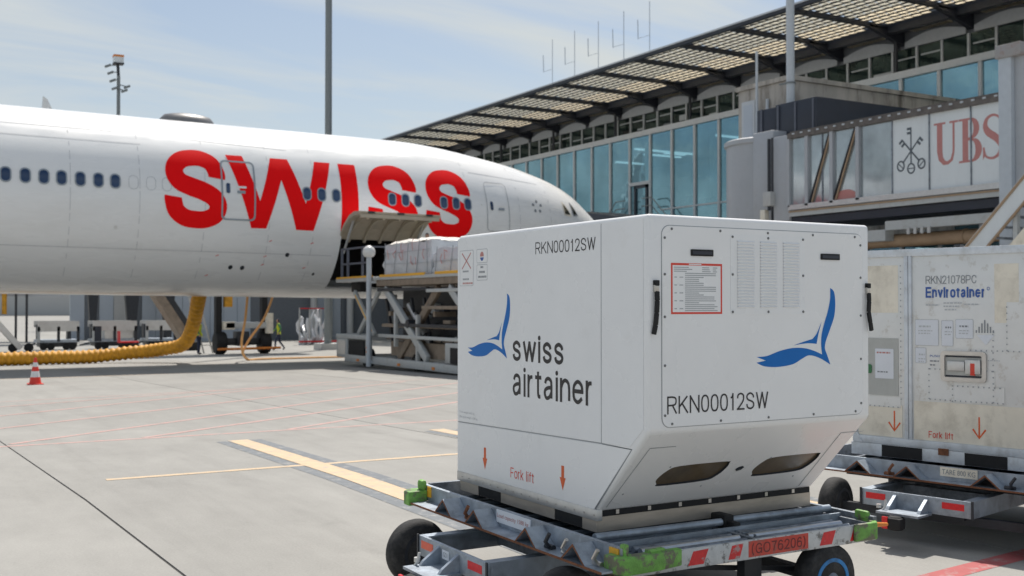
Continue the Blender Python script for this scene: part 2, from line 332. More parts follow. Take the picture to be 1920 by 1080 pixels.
def rrect(x0, x1, y0, y1, r, n=5):
    p = []
    for cx, cy, a in ((x1-r, y1-r, 0), (x0+r, y1-r, 90), (x0+r, y0+r, 180), (x1-r, y0+r, 270)):
        p += [(cx+r*math.cos(R(a+90*i/n)), cy+r*math.sin(R(a+90*i/n))) for i in range(n+1)]
    return p
def smooth_path(pts, n=8, closed=False):
    pts = [Vector(p) for p in pts]; k = len(pts); o = []
    for i in range(k if closed else k-1):
        g = (lambda j: pts[j % k]) if closed else (lambda j: pts[max(0, min(k-1, j))])
        a, b, c, d = g(i-1), g(i), g(i+1), g(i+2)
        for t in [j/n for j in range(n)]:
            o.append(.5*((2*b)+(c-a)*t+(2*a-5*b+4*c-d)*t*t+(3*b-a-3*c+d)*t**3))
    if not closed: o.append(pts[-1])
    return o
def stroke(path, w):
    """ribbon outline polygon around a 2D path; w constant or list"""
    P = [Vector((p[0], p[1])) for p in path]; k = len(P); ws = w if isinstance(w, (list, tuple)) else [w]*k; L_, R_ = [], []
    for i in range(k):
        d = (P[min(i+1, k-1)]-P[max(i-1, 0)]).normalized(); n = Vector((-d.y, d.x))*ws[i]/2
        L_.append(tuple(P[i]+n)); R_.append(tuple(P[i]-n))
    return L_+R_[::-1]
_tx = {}
def text2d(body):
    if body in _tx: return _tx[body]
    cu = bpy.data.curves.new('t', 'FONT'); cu.body = body; cu.resolution_u = 3
    ob = bpy.data.objects.new('t', cu); C.objects.link(ob); bpy.context.view_layer.update()
    ev = ob.evaluated_get(bpy.context.evaluated_depsgraph_get()); me = ev.to_mesh()
    v = [(p.co.x, p.co.y) for p in me.vertices]; f = [tuple(p.vertices) for p in me.polygons]; ev.to_mesh_clear()
    bpy.data.objects.remove(ob); bpy.data.curves.remove(cu)
    x0, x1 = min(p[0] for p in v), max(p[0] for p in v); y0, y1 = min(p[1] for p in v), max(p[1] for p in v)
    _tx[body] = ([((p[0]-x0)/(x1-x0), (p[1]-y0)/(y1-y0)) for p in v], f); return _tx[body]
def text(name, body, m, parent, O, U, V, w, h, off=.002, shear=0.0, bold=0.0):
    v, f = text2d(body); O, U, V = Vector(O), Vector(U), Vector(V); N = U.cross(V).normalized(); b = MB()
    for k, (bx, by) in enumerate([(0, 0)] if not bold else [(0, 0), (bold, 0), (0, bold), (bold, bold)]):
        b.add([O+U*(p[0]*w+shear*p[1]*h+bx)+V*(p[1]*h+by)+N*(off+.00012*k) for p in v], f)
    return b.build(name, m, parent)

# a plain grotesque alphabet drawn with strokes: glyph -> (width, strokes); a stroke is ('l', points) or ('c', points) or ('o', x0, x1, y0, y1)
_S = [(.95, .70), (.86, .88), (.5, 1), (.14, .90), (.05, .74), (.2, .58), (.5, .51), (.82, .42), (.97, .26), (.85, .08), (.5, 0), (.14, .09), (.03, .29)]
_s = [(x, y*.73) for x, y in _S]
GL = {'R': (.66, [('l', [(0, 0), (0, 1)]), ('c', [(0, 1), (.55, 1), (.9, .93), (.98, .75), (.88, .55), (.5, .49), (0, .49)]), ('l', [(.55, .49), (1, 0)])]),
 'K': (.66, [('l', [(0, 0), (0, 1)]), ('l', [(.95, 1), (0, .36)]), ('l', [(.34, .58), (1, 0)])]),
 'N': (.68, [('l', [(0, 0), (0, 1)]), ('l', [(0, 1), (1, 0)]), ('l', [(1, 0), (1, 1)])]),
 '0': (.56, [('o', 0, 1, 0, 1)]), '1': (.42, [('l', [(.62, 0), (.62, 1)]), ('c', [(.12, .76), (.45, .82), (.62, 1)])]),
 '2': (.56, [('c', [(.03, .70), (.12, .91), (.5, 1), (.88, .92), (.97, .72), (.85, .50), (.45, .24), (.08, .02)]), ('l', [(0, 0), (1, 0)])]),
 'S': (.64, [('c', _S)]), 'W': (.92, [('l', [(0, 1), (.25, 0)]), ('l', [(.25, 0), (.5, 1)]), ('l', [(.5, 1), (.75, 0)]), ('l', [(.75, 0), (1, 1)])]),
 '7': (.56, [('l', [(0, 1), (1, 1)]), ('c', [(1, 1), (.62, .55), (.40, 0)])]), '8': (.56, [('o', .06, .94, .5, 1), ('o', 0, 1, 0, .5)]),
 '6': (.56, [('o', 0, 1, 0, .6), ('c', [(.93, .82), (.75, .97), (.5, 1), (.2, .9), (.03, .6), (0, .3)])]),
 'P': (.64, [('l', [(0, 0), (0, 1)]), ('c', [(0, 1), (.55, 1), (.9, .93), (.98, .72), (.88, .50), (.5, .43), (0, .43)])]),
 'C': (.68, [('c', [(.97, .70), (.85, .92), (.52, 1), (.17, .87), (.02, .5), (.17, .13), (.52, 0), (.85, .1), (.98, .34)])]),
 'G': (.70, [('c', [(.97, .72), (.85, .92), (.52, 1), (.17, .87), (.02, .5), (.17, .13), (.52, 0), (.82, .1), (.98, .34)]), ('l', [(.98, .44), (.98, 0)]), ('l', [(.55, .46), (1, .46)])]),
 'O': (.74, [('o', 0, 1, 0, 1)]), '(': (.28, [('c', [(1, 1.1), (.3, .8), (.1, .45), (.3, .1), (1, -.2)])]), ')': (.28, [('c', [(0, 1.1), (.7, .8), (.9, .45), (.7, .1), (0, -.2)])]),
 'E': (.60, [('l', [(0, 0), (0, 1)]), ('l', [(0, 1), (1, 1)]), ('l', [(0, .52), (.9, .52)]), ('l', [(0, 0), (1, 0)])]),
 'F': (.56, [('l', [(0, 0), (0, 1)]), ('l', [(0, 1), (1, 1)]), ('l', [(0, .50), (.85, .50)])]),
 's': (.50, [('c', _s)]), 'w': (.74, [('l', [(0, .73), (.25, 0)]), ('l', [(.25, 0), (.5, .73)]), ('l', [(.5, .73), (.75, 0)]), ('l', [(.75, 0), (1, .73)])]),
 'i': (.13, [('l', [(.5, 0), (.5, .73)]), ('d', .5, .96)]), 'l': (.13, [('l', [(.5, 0), (.5, 1)])]),
 'a': (.52, [('c', [(.10, .54), (.2, .67), (.48, .73), (.78, .66), (.86, .48), (.86, 0)]), ('c', [(.86, .40), (.45, .38), (.10, .29), (.05, .14), (.25, 0), (.6, .04), (.86, .22)])]),
 'r': (.32, [('l', [(0, 0), (0, .73)]), ('c', [(0, .42), (.2, .62), (.55, .71), (1, .72)])]),
 't': (.34, [('c', [(.42, .95), (.42, .5), (.42, .16), (.58, .01), (.95, .02)]), ('l', [(0, .73), (.92, .73)])]),
 'n': (.50, [('l', [(0, 0), (0, .73)]), ('c', [(0, .45), (.25, .66), (.55, .73), (.88, .64), (1, .42), (1, 0)])]),
 'e': (.54, [('l', [(.06, .385), (.95, .385)]), ('c', [(.965, .345), (.965, .42), (.88, .61), (.5, .73), (.12, .6), (.02, .36), (.12, .1), (.52, 0), (.94, .15)])]),
 'v': (.52, [('l', [(0, .73), (.5, 0)]), ('l', [(.5, 0), (1, .73)])]), 'o': (.54, [('o', 0, 1, 0, .73)]),
 'k': (.48, [('l', [(0, 0), (0, 1)]), ('l', [(.95, .73), (0, .22)]), ('l', [(.35, .42), (1, 0)])]),
 'f': (.34, [('c', [(.42, 0), (.42, .5), (.42, .84), (.6, .99), (.98, .98)]), ('l', [(0, .73), (.9, .73)])]), ' ': (.25, [])}
def glyphs(name, body, m, parent, O, U, V, w, h, off=.002, s=.10, gap=.13):
    """lettering in the stroke alphabet, fitted to width w and cap height h; s = stroke weight"""
    adv = []; x = 0
    for c in body: adv.append(x); x += GL[c][0]+gap
    tot = x-gap; kx = w/tot; O, U, V = Vector(O), Vector(U), Vector(V); mb = MB(); fr = (O, U, V); n = 0
    for c, x0 in zip(body, adv):
        gw = GL[c][0]; Q = lambda p: (((x0+s/2*.8+p[0]*(gw-s*.8))*kx), (s/2+p[1]*(1-s))*h)
        for g in GL[c][1]:
            o_ = off+.00006*n; n += 1; sw = s*h
            if g[0] == 'l':
                a, b = Vector(Q(g[1][0])), Vector(Q(g[1][1])); d = (b-a).normalized()*sw*.5; mb.flat(fr, stroke([a-d, b+d] if abs(d.x) < 1e-6 or abs(d.y) < 1e-6 else [a-d*.7, b+d*.7], sw), off=o_)
            elif g[0] == 'c':
                mb.flat(fr, stroke([(p.x, p.y) for p in smooth_path([(*Q(q), 0) for q in g[1]], 8)], sw*.96), off=o_)
            elif g[0] == 'd':
                c0 = Q((g[1], g[2])); mb.flat(fr, [(c0[0]+sw*.62*math.cos(t), c0[1]+sw*.62*math.sin(t)) for t in np.linspace(0, 2*math.pi, 13)[:-1]], off=o_)
            else:
                a, b = Q((g[1], g[3])), Q((g[2], g[4])); cx, cy, rx, ry = (a[0]+b[0])/2, (a[1]+b[1])/2, (b[0]-a[0])/2, (b[1]-a[1])/2
                pw_ = lambda v: math.copysign(abs(v)**.82, v)
                ring = lambda e: [(cx+(rx+e)*pw_(math.cos(t)), cy+(ry+e)*pw_(math.sin(t))) for t in np.linspace(0, 2*math.pi, 29)[:-1]]
                mb.flat(fr, ring(sw*.48), off=o_, holes=[ring(-sw*.48)])
    return mb.build(name, m, parent)
X_, Y_, Z_ = Vector((1, 0, 0)), Vector((0, 1, 0)), Vector((0, 0, 1))
# ------------------------------------------------------------------ ground
def gz(y): return 0.0 if y < 10 else (-.016*(y-10) if y < 75 else -1.04)
BR = [-60, 10, 75]
def strip(name, p0, p1, w, m, parent, off=.004, u0=None):
    """painted ribbon on the apron from p0 to p1"""
    p0, p1 = Vector(p0), Vector(p1); L_ = (p1-p0).length; d = (p1-p0)/L_; n = Vector((-d.y, d.x))*w/2
    ts = [0]+[i/L_ for i in np.arange(1.0, L_, 1.0)]+[1]
    for b in (10, 75):
        if abs(p1.y-p0.y) > 1e-6:
            t = (b-p0.y)/(p1.y-p0.y)
            if 0 < t < 1: ts.append(t)
    ts = sorted(ts); v = []; mb = MB()
    for t in ts:
        q = p0.lerp(p1, t)
        for s in (1, -1): e = q+n*s; v.append((e.x, e.y, gz(e.y)+off))
    mb.add(v, [(2*i, 2*i+1, 2*i+3, 2*i+2) for i in range(len(ts)-1)])
    return struct(mb.build(name, m, parent))
g = MB()
ys = [-3000, 10, 75, 3000]; xs = [-3000, 3000]
g.add([(x, y, gz(y)-.06) for y in ys for x in xs], [(2*i, 2*i+1, 2*i+3, 2*i+2) for i in range(3)])
ground = struct(g.build('apron', 'apron'))
th = R(1.72)
def lane_x(k, y): return 1.87+k*5.0-math.tan(th)*(y)
first = None
for k in range(-8, 12):
    mb = MB(); g_ = .010 if k != 0 else .010
    yy = [-25, 10, 75, 130]; n = len(yy); v = []
    for y in yy: v += [(lane_x(k, y)+g_, y, gz(y)), (lane_x(k+1, y)-g_, y, gz(y)), (lane_x(k+1, y)-g_, y, gz(y)-.05), (lane_x(k, y)+g_, y, gz(y)-.05)]
    mb.add(v, [(4*i+j, 4*i+(j+1) % 4, 4*i+4+(j+1) % 4, 4*i+4+j) for i in range(n-1) for j in range(4)])
    struct(mb.build('concrete_slab', ('apron', 'apron0', 'apron1', 'apron', 'apron1')[k % 5], ground))
    mb = MB(); mb.add([p for y in yy for p in ((lane_x(k, y)-g_-.002, y, gz(y)-.007), (lane_x(k, y)+g_+.002, y, gz(y)-.007))], [(2*i, 2*i+1, 2*i+3, 2*i+2) for i in range(n-1)])
    if k == 0: struct(mb.build('joint_sealant', 'joint', ground))
# markings
strip('yellow_line', (4.04, 13.95), (4.08, -6), .26, 'p_yel', ground, .0042)
for s in (-1, 1): strip('grey_border_line', (4.04+s*.215, 13.9), (4.08+s*.215, -6), .15, 'p_grey', ground, .0022)
strip('thin_yellow_line', (1.94, 11.15), (3.93, 11.11), .11, 'p_yel', ground, .0030)
strip('thin_yellow_line', (4.15, 11.1), (9.5, 11.0), .11, 'p_yel', ground, .0030)
strip('yellow_line', (6.79, 13.75), (6.82, 6.5), .24, 'p_yel', ground, .0042)
for s in (-1, 1): strip('grey_border_line', (6.8+s*.2, 13.6), (6.82+s*.2, 6.5), .13, 'p_grey', ground, .0022)
strip('red_line', (0.2, 14.93), (13, 14.8), .10, 'p_red', ground, .0018)
for (a, b) in (((1.48, 15.16), (12.6, 24.0)), ((1.0, 17.1), (11.6, 25.2)), ((.8, 19.2), (10.2, 26.4)), ((.9, 21.6), (8, 25.1)), ((3.07, 14.98), (13.5, 22.6)), ((5.06, 14.95), (13.5, 21.2))):
    strip('red_hatch_line', a, b, .10, 'p_red', ground, .0030)
strip('red_line', (0.2, 23.2), (13, 25.9), .08, 'p_red', ground, .0018)
strip('red_stripe', (4.3, 4.36), (9.5, 4.93), .17, 'p_red2', ground, .0018)
strip('yellow_guide_line', (3, 33.3), (13, 33.9), .12, 'p_yel', ground, .0022)

# ------------------------------------------------------------------ passenger jet (local x along the fuselage)
PY, PT = 39.4, .0087
jet = thing('passenger_jet', 'white wide-body airliner with huge red SWISS lettering parked nose-in', 'airliner', (9, PY, 5.12))
def fi(x, xs, zs): return float(np.interp(x, xs, zs))
TX = [-40, 17.0, 18, 19, 20.2, 22.1, 22.8, 24, 24.76, 25.24, 25.76, 26.26, 26.68, 27.5, 28.05]; TZ = [8.22, 8.22, 8.19, 8.11, 7.95, 7.66, 7.52, 7.20, 6.93, 6.70, 6.31, 5.86, 5.55, 5.0, 4.27]
BX = [-40, 20, 22, 24, 25.5, 26.7, 27.5, 28.05]; BZ = [2.02, 2.02, 2.1, 2.3, 2.65, 3.1, 3.6, 4.23]
WX = [-40, 18.5, 20, 22, 24, 25.5, 26.7, 27.6, 28.05]; WZ = [3.1, 3.1, 3.05, 2.85, 2.5, 2.1, 1.6, .95, .02]
def sm(x, a, b, w=.45):
    return sum(fi(x+d*w, a, b) for d in (-1, -.5, 0, .5, 1))/5 if x < 27.2 else fi(x, a, b)
def fprof(x):
    t, b, w = sm(x, TX, TZ), sm(x, BX, BZ), sm(x, WX, WZ); return (t+b)/2, (t-b)/2, w
def fsurf(x, z, off=0.0):
    c, h, w = fprof(x); s = max(-1, min(1, (z-c)/h)); k = math.sqrt(max(0, 1-s*s))
    nrm = Vector((0, -k/w, s/h)).normalized()
    return Vector((x, PY-w*k, z))+nrm*off
DX0, DX1, DZ0, DZ1 = 14.25, 17.25, 2.42, 4.22                     # cargo door opening
xs = sorted(set([-30, -24, -18, -12, -6, -2, 2, 6, 10, 12, DX0, 15.2, 16.2, DX1, 17.8]+list(np.arange(18.2, 28.0, .35))+[27.9, 28.05]))
zfr = lambda z: (z-5.12)/3.1
angs = sorted(set([round(a, 5) for a in np.linspace(0, 2*math.pi, 73)[:-1]] + [math.asin(zfr(DZ0))+2*math.pi, math.asin(zfr(DZ1))+2*math.pi]))
# angle a: y = -cos a side; a measured so that z = sin a, starboard (-y) is a around 0
pts = []; na = len(angs)
for x in xs:
    c, h, w = fprof(x); pts += [(x, PY-w*math.cos(a), c+h*math.sin(a)) for a in angs]
fs, mi = [], []
for i in range(len(xs)-1):
    for j in range(na):
        j2 = (j+1) % na; a = (angs[j]+(angs[j2] if j2 else angs[0]+2*math.pi))/2; x = (xs[i]+xs[i+1])/2; z = math.sin(a)*3.1+5.12
        if DX0 < x < DX1 and DZ0 < z < DZ1 and math.cos(a) > 0: continue
        fs.append((i*na+j, i*na+j2, (i+1)*na+j2, (i+1)*na+j)); mi.append(0)
fs.append(tuple(range(na)))
mb = MB(); mb.add(pts, fs); fus = mb.build('fuselage', 'jet', jet, smooth=True)
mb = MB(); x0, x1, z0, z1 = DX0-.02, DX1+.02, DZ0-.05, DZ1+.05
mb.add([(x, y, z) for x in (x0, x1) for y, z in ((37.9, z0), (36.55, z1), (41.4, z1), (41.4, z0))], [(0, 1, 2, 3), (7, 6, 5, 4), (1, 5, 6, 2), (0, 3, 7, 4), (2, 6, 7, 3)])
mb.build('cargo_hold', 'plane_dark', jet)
def on_fus(name, polys, m, off, parent=jet, cut=.25, holes=()):
    """flat print (x,z polygons) wrapped on the fuselage skin"""
    bm = bmesh.new()
    for poly in polys:
        P = [[Vector((p[0], p[1], 0)) for p in poly]]+[[Vector((p[0], p[1], 0)) for p in h] for h in holes]
        allp = [q for l in P for q in l]; vv = [bm.verts.new(q) for q in allp]
        for t in tessellate_polygon(P):
            try: bm.faces.new([vv[i] for i in t])
            except ValueError: pass
    xsq = [v.co.x for v in bm.verts]; zq = [v.co.y for v in bm.verts]
    for lo, hi, nrm in ((min(zq), max(zq), (0, 1, 0)), (min(xsq), max(xsq), (1, 0, 0))):
        c = math.floor(lo/cut)*cut+cut
        while c < hi:
            bmesh.ops.bisect_plane(bm, geom=bm.verts[:]+bm.edges[:]+bm.faces[:], plane_co=(c*nrm[0], c*nrm[1], 0), plane_no=nrm, dist=1e-5); c += cut
    b = MB(); bm.verts.index_update(); b.add([fsurf(v.co.x, v.co.y, off) for v in bm.verts], [[v.index for v in f.verts] for f in bm.faces]); bm.free()
    return b.build(name, m, parent, smooth=True)
def S_letter(x0, x1, z0, z1, w):
    cx, cz = (x0+x1)/2, (z0+z1)/2; ax, az = (x1-x0)/2-w*.5, (z1-z0)/2-w*.46
    base = [(.93, .36), (.93, .52), (.72, .84), (.3, .99), (-.1, 1.0), (-.55, .92), (-.86, .70), (-.90, .42), (-.66, .18), (-.2, .04), (.3, -.08), (.76, -.26), (.98, -.52), (.86, -.82), (.45, -.98), (0, -1.0), (-.45, -.95), (-.84, -.74), (-.98, -.42), (-.98, -.30)]
    path = smooth_path([(cx+p[0]*ax, cz+p[1]*az, 0) for p in base], 5); n = len(path)
    ws = [w*(1.0-.14*math.sin(math.pi*i/(n-1))**0.5*0+(.12*math.exp(-((i/(n-1)-.5)/.14)**2))) for i in range(n)]
    return stroke(path, ws)
on_fus('letter', [S_letter(8.06, 10.12, 4.27, 6.86, .56)], 'red', .012)
on_fus('letter', [[(10.16, 6.80), (10.73, 6.81), (11.25, 5.25), (11.72, 6.81), (12.33, 6.81), (12.87, 5.25), (13.32, 6.80), (13.90, 6.80), (13.19, 4.33), (12.56, 4.34), (12.02, 6.05), (11.50, 4.34), (10.98, 4.33)]], 'red', .013)
on_fus('letter', [[(14.2, 6.80), (14.84, 6.80), (14.84, 4.33), (14.2, 4.33)]], 'red', .012)
on_fus('letter', [S_letter(15.2, 17.18, 4.27, 6.86, .56)], 'red', .012)
on_fus('letter', [S_letter(17.5, 19.46, 4.27, 6.86, .56)], 'red', .012)
WIN = [-2.1, -1.56, -1.02, -.48, .06, .60, 1.14, 1.68, 2.22, 2.78, 3.35, 3.90, 4.43, 4.94, 5.49, 6.03, 6.54, 12.92, 13.46, 14.0, 16.15, 16.68, 17.18, 18.25, 18.77, 19.28]
for x in WIN:
    z = 5.63-.002*(x-3)
    rim = on_fus('cabin_window', [rrect(x-.165, x+.165, z-.245, z+.245, .15)], 'winrim', .018, cut=.3)
    on_fus('window_pane', [rrect(x-.125, x+.125, z-.2, z+.2, .115)], 'jwin', .021, parent=rim, cut=.3)
for x in (7.1, 7.65, 8.15):
    on_fus('window_plug', [rrect(x-.15, x+.15, 5.63-.225, 5.63+.225, .14)], 'seam', .006, cut=.3, holes=[rrect(x-.14, x+.14, 5.63-.215, 5.63+.215, .13)])
def cabin_door(x0, x1, z0, z1, win, w, m):
    d = on_fus('cabin_door', [rrect(x0, x1, z0, z1, .16)], m, .024, holes=[rrect(x0+w, x1-w, z0+w, z1-w, .13)])
    on_fus('door_window', [rrect(win[0]-.065, win[0]+.065, win[1]-.17, win[1]+.17, .05)], 'jwin', .024, parent=d, cut=.3)
    on_fus('door_handle', [rrect(win[0]+.28, win[0]+.62, win[1]+.02, win[1]+.09, .02)], 'white', .03, parent=d, cut=.4)
    on_fus('door_handle_recess', [rrect(win[0]+.3, win[0]+.58, win[1]-.16, win[1]-.06, .02)], 'winrim', .03, parent=d, cut=.4)
    return d
cabin_door(9.93, 11.10, 4.56, 6.60, (10.16, 5.63), .055, 'winrim')
cabin_door(20.13, 21.18, 4.62, 6.54, (20.36, 5.60), .022, 'seam')
for x, z, r in ((10.49, 3.01, .075), (10.90, 3.0, .075), (12.38, 3.48, .075), (13.52, 2.85, .05), (6.59, 4.16, .06), (9.6, 5.65, .05), (19.9, 5.62, .035)):
    on_fus('static_port', [[(x+r*math.cos(i*math.pi/5), z+r*math.sin(i*math.pi/5)) for i in range(10)]], 'dark' if x > 9.7 and z < 4 else 'lens', .008, cut=.5)
for a in range(5):
    t = math.pi/2+a*2*math.pi/5; x, z = 22.62+.21*math.cos(t), 5.72+.21*math.sin(t)
    on_fus('star_mark', [[(x+.07*math.cos(t+q), z+.07*math.sin(t+q)) for q in (2.6, 1.2, 0, -1.2, -2.6)]], 'grey_ink', .008, cut=.6)
for x, z in ((9.95, 3.38), (11.7, 3.92), (11.6, 3.4), (11.58, 3.12), (13.2, 3.9), (13.1, 3.05), (9.75, 2.72)):
    on_fus('service_mark', [[(x-.05, z-.025), (x+.05, z+.01), (x+.05, z+.035), (x-.05, z)]], 'redp', .007, cut=.5)
for (a, b) in (((7.4, 7.34), (12.4, 7.18)), ((19.4, 2.9), (23.5, 3.1)), ((-2, 7.36), (7.0, 7.36)), ((-2, 3.5), (14.0, 3.5)), ((-2, 6.95), (7.4, 6.95)), ((19.6, 6.9), (23, 6.7))):
    on_fus('skin_seam', [[(a[0], a[1]-.012), (b[0], b[1]-.012), (b[0], b[1]+.012), (a[0], a[1]+.012)]], 'seamlight', .005, cut=.5)
for x in (-1.2, 1.0, 5.2, 7.3, 9.4, 11.6, 13.2, 19.35, 21.7, 23.3):
    on_fus('skin_seam', [[(x-.012, 2.6), (x+.012, 2.6), (x+.012, 7.3), (x-.012, 7.3)]], 'seamlight', .005, cut=.4)
cw = on_fus('cockpit_window', [[(24.08, 6.06), (24.2, 5.95), (24.38, 5.69), (24.5, 5.44), (24.07, 5.48)]], 'cream', .012, cut=.3)
on_fus('window_pane', [[(24.13, 5.94), (24.2, 5.87), (24.34, 5.67), (24.43, 5.5), (24.13, 5.53)]], 'cockpit', .02, parent=cw, cut=.3)
cw = on_fus('cockpit_window', [[(24.55, 6.08), (24.72, 5.9), (24.93, 5.5), (24.60, 5.46)]], 'seam', .012, cut=.3)
on_fus('window_pane', [[(24.6, 5.97), (24.7, 5.86), (24.86, 5.55), (24.64, 5.52)]], 'cockpit', .02, parent=cw, cut=.3)
mb = MB(); n = 24
for i in range(9):
    t = i/8; rr = math.sqrt(max(0, 1-(2*t-1)**2)); x = 8.45+2.1*t
    mb.v += [(x, PY-.55*rr*math.cos(math.pi*j/8), 8.14+(.12+.30*rr)*math.sin(math.pi*j/8)*(.35+.65*(1 if rr > 0 else 0))) for j in range(9)]
for i in range(8):
    for j in range(8): mb.f.append([i*9+j, i*9+j+1, (i+1)*9+j+1, (i+1)*9+j]); mb.mi.append(0)
mb.build('satellite_dome', 'dome', jet, smooth=True)
# open cargo door, hinged along the top of the opening
mb = MB(); prof = [(36.50, 4.24), (36.1, 4.60), (35.6, 4.88), (35.15, 4.98), (34.7, 4.96)]
for k, (y, z) in enumerate(prof): mb.v += [(DX0-.05, y, z), (DX1+.05, y, z), (DX0-.05, y+.05, z-.14), (DX1+.05, y+.05, z-.14)]
for i in range(4):
    o = 4*i
    for q, mm in (((0, 1, 5, 4), 0), ((2, 6, 7, 3), 1), ((0, 4, 6, 2), 1), ((1, 3, 7, 5), 1)): mb.f.append([o+t for t in q]); mb.mi.append(mm)
mb.f.append([16, 17, 19, 18]); mb.mi.append(1)
cd = mb.build('cargo_door', ['jet', 'door_inner'], jet)
mb = MB()
for i in range(5):
    x = DX0+.3+i*(DX1-DX0-.6)/4
    for (y, z), (y2, z2) in zip(prof[:-1], prof[1:]): mb.bar((x, y+.06, z-.2), (x, y2+.06, z2-.2), .09, .14)
mb.bar((DX0, 34.72, 4.80), (DX1, 34.72, 4.80), .08, .12)
mb.build('door_rib', 'door_inner', cd)
for x in (DX0+.4, (DX0+DX1)/2, DX1-.4):
    mb = MB(); mb.bar((x-.12, 34.66, 4.93), (x+.12, 34.66, 4.93), .05, .07); mb.build('door_latch', 'dark', cd)
for x in (DX0+.15, DX1-.15):
    mb = MB(); mb.cyl((x, 36.6, 3.6), (x, 35.7, 4.7), .045, n=8); mb.build('door_strut', 'alu', cd)
# nose gear
mb = MB(); mb.cyl((22.3, PY, 2.4), (22.3, PY, .1), .13, n=10); mb.bar((22.3, PY-.5, .15), (22.3, PY+.5, .15), .12, .12)
ng = mb.build('nose_gear', 'mast', jet)
for s in (-1, 1):
    mb = MB(); mb.lathe((22.3, PY+s*.4-.2, .14), (0, 1, 0), [(0, .3), (.03, .48), (.12, .55), (.28, .55), (.37, .48), (.4, .3)], 20); mb.build('tyre', 'tyre', ng, smooth=True)
jet.rotation_euler = (0, PT, 0)

# ------------------------------------------------------------------ hero container
XL, XR, YN, YF, ZB, ZT, YS, ZS = 3.25, 4.796, 4.252, 6.265, .60, 2.126, 4.697, 1.056
air = thing('air_cargo_container', 'glossy white temperature-controlled container lettered swiss airtainer, on the near dolly', 'cargo container', (4.02, 5.3, .49), 'cargo containers on dollies')
XM = (XL+XR)/2
FL = ((XL, YF, 0), (0, -1, 0), (0, 0, 1))         # left face, u = distance from far edge
FR = ((0, YN, 0), (1, 0, 0), (0, 0, 1))           # right face, u = world x
sv = Vector((0, YS-YN, ZB-ZS)); SL = sv.length; sv /= SL
FS = (Vector((XL, YN, ZS))+sv*SL, (1, 0, 0), -sv)  # slanted face, u from left, v up from the bottom
def l(y): return YF-y
mb = MB()
pr = [(YF, ZB), (YS, ZB), (YN, ZS), (YN, ZT), (YF, ZT)]
mb.add([(XL, y, z) for y, z in pr]+[(XR, y, z) for y, z in pr], [(4, 3, 2, 1, 0), (5, 6, 7, 8, 9), (0, 1, 6, 5), (1, 2, 7, 6), (2, 3, 8, 7), (3, 4, 9, 8), (4, 0, 5, 9)])
ov1 = [(3.528, .429), (3.55, .451), (3.894, .46), (3.946, .431), (3.959, .375), (3.953, .329), (3.933, .302), (3.911, .296), (3.578, .291), (3.528, .316), (3.519, .371)]
ov2 = [(4.195, .436), (4.222, .457), (4.574, .463), (4.613, .433), (4.63, .374), (4.624, .33), (4.599, .303), (4.569, .297), (4.255, .295), (4.204, .319), (4.186, .376)]
# slots as parallelograms with one round shoulder each, in slanted-face coordinates
ovs = []
for x0, x1 in ((3.515, 3.962), (4.182, 4.632)):
    q = [(x0+.02, .44), (x0+.05, .462), (x1-.10, .455), (x1-.03, .42), (x1, .36), (x1-.002, .315), (x1-.035, .297), (x0+.10, .300), (x0+.03, .335), (x0, .40)]
    ovs.append([(p.x-XL, SL-p.y) for p in smooth_path([(a, b, 0) for a, b in q], 4, True)])
shell = mb.build('shell', 'white', air, bevel=.022, seg=4)
# cut the lower slots out of the shell's slanted side
bm = bmesh.new(); bm.from_mesh(shell.data)
o = Vector(rootpos(air)); nS = Vector((0, -(ZS-ZB), -(YS-YN))).normalized()
kill = [f for f in bm.faces if abs(f.normal.dot(nS)) > .999 and f.calc_area() > .2]
co = [tuple((v.co+o)) for f in kill for v in f.verts]; bmesh.ops.delete(bm, geom=kill, context='FACES'); bm.to_mesh(shell.data); bm.free()
Uo = Vector(FS[0]); us = [Vector(c)-Uo for c in co]; u2 = [(c.x, c.dot(-sv)) for c in us]
ux0, ux1, vx0, vx1 = min(u[0] for u in u2), max(u[0] for u in u2), min(u[1] for u in u2), max(u[1] for u in u2)
mb = MB(); mb.flat(FS, [(ux0, vx0), (ux1, vx0), (ux1, vx1), (ux0, vx1)], holes=ovs); lp = mb.build('lower_panel', 'white', air)
mb = MB()
for ovp in ovs:
    N_ = Vector(FS[1]).cross(Vector(FS[2])).normalized(); P0 = [Vector(FS[0])+Vector(FS[1])*a+Vector(FS[2])*b for a, b in ovp]; k = len(P0)
    mb.add(P0+[p-N_*.012 for p in P0], [(i, (i+1) % k, k+(i+1) % k, k+i) for i in range(k)])
mb.build('slot_rim', 'dark', lp)
for ovp in ovs:
    mb = MB(); c = (min(p[0] for p in ovp), max(p[0] for p in ovp), min(p[1] for p in ovp), max(p[1] for p in ovp))
    mb.flat(FS, [(c[0]-.02, c[2]-.02), (c[1]+.02, c[2]-.02), (c[1]+.02, c[3]+.02), (c[0]-.02, c[3]+.02)], off=-.0125); mb.build('slot_backing', 'brown', lp)
mb = MB(); mb.flat(FS, [(.79, SL-.375), (.80, SL-.36), (.825, SL-.352), (.84, SL-.36), (.83, SL-.38), (.80, SL-.39)], d=.004, off=.001); mb.build('lock_plate', 'dark', lp)
def seam(fr, pts, parent, w=.0045, m='seam', off=.0012): mb = MB(); [mb.flat(fr, stroke([a, b], w), d=.0006, off=off+.0001*i) for i, (a, b) in enumerate(zip(pts[:-1], pts[1:]))]; return mb.build('panel_gap', m, parent)
seam(FS, [(.045, .035), (.075, SL-.126), (.24, SL-.126)], lp); seam(FS, [(1.59, SL-.126), (1.41, SL-.126), (1.42, .03)], lp)
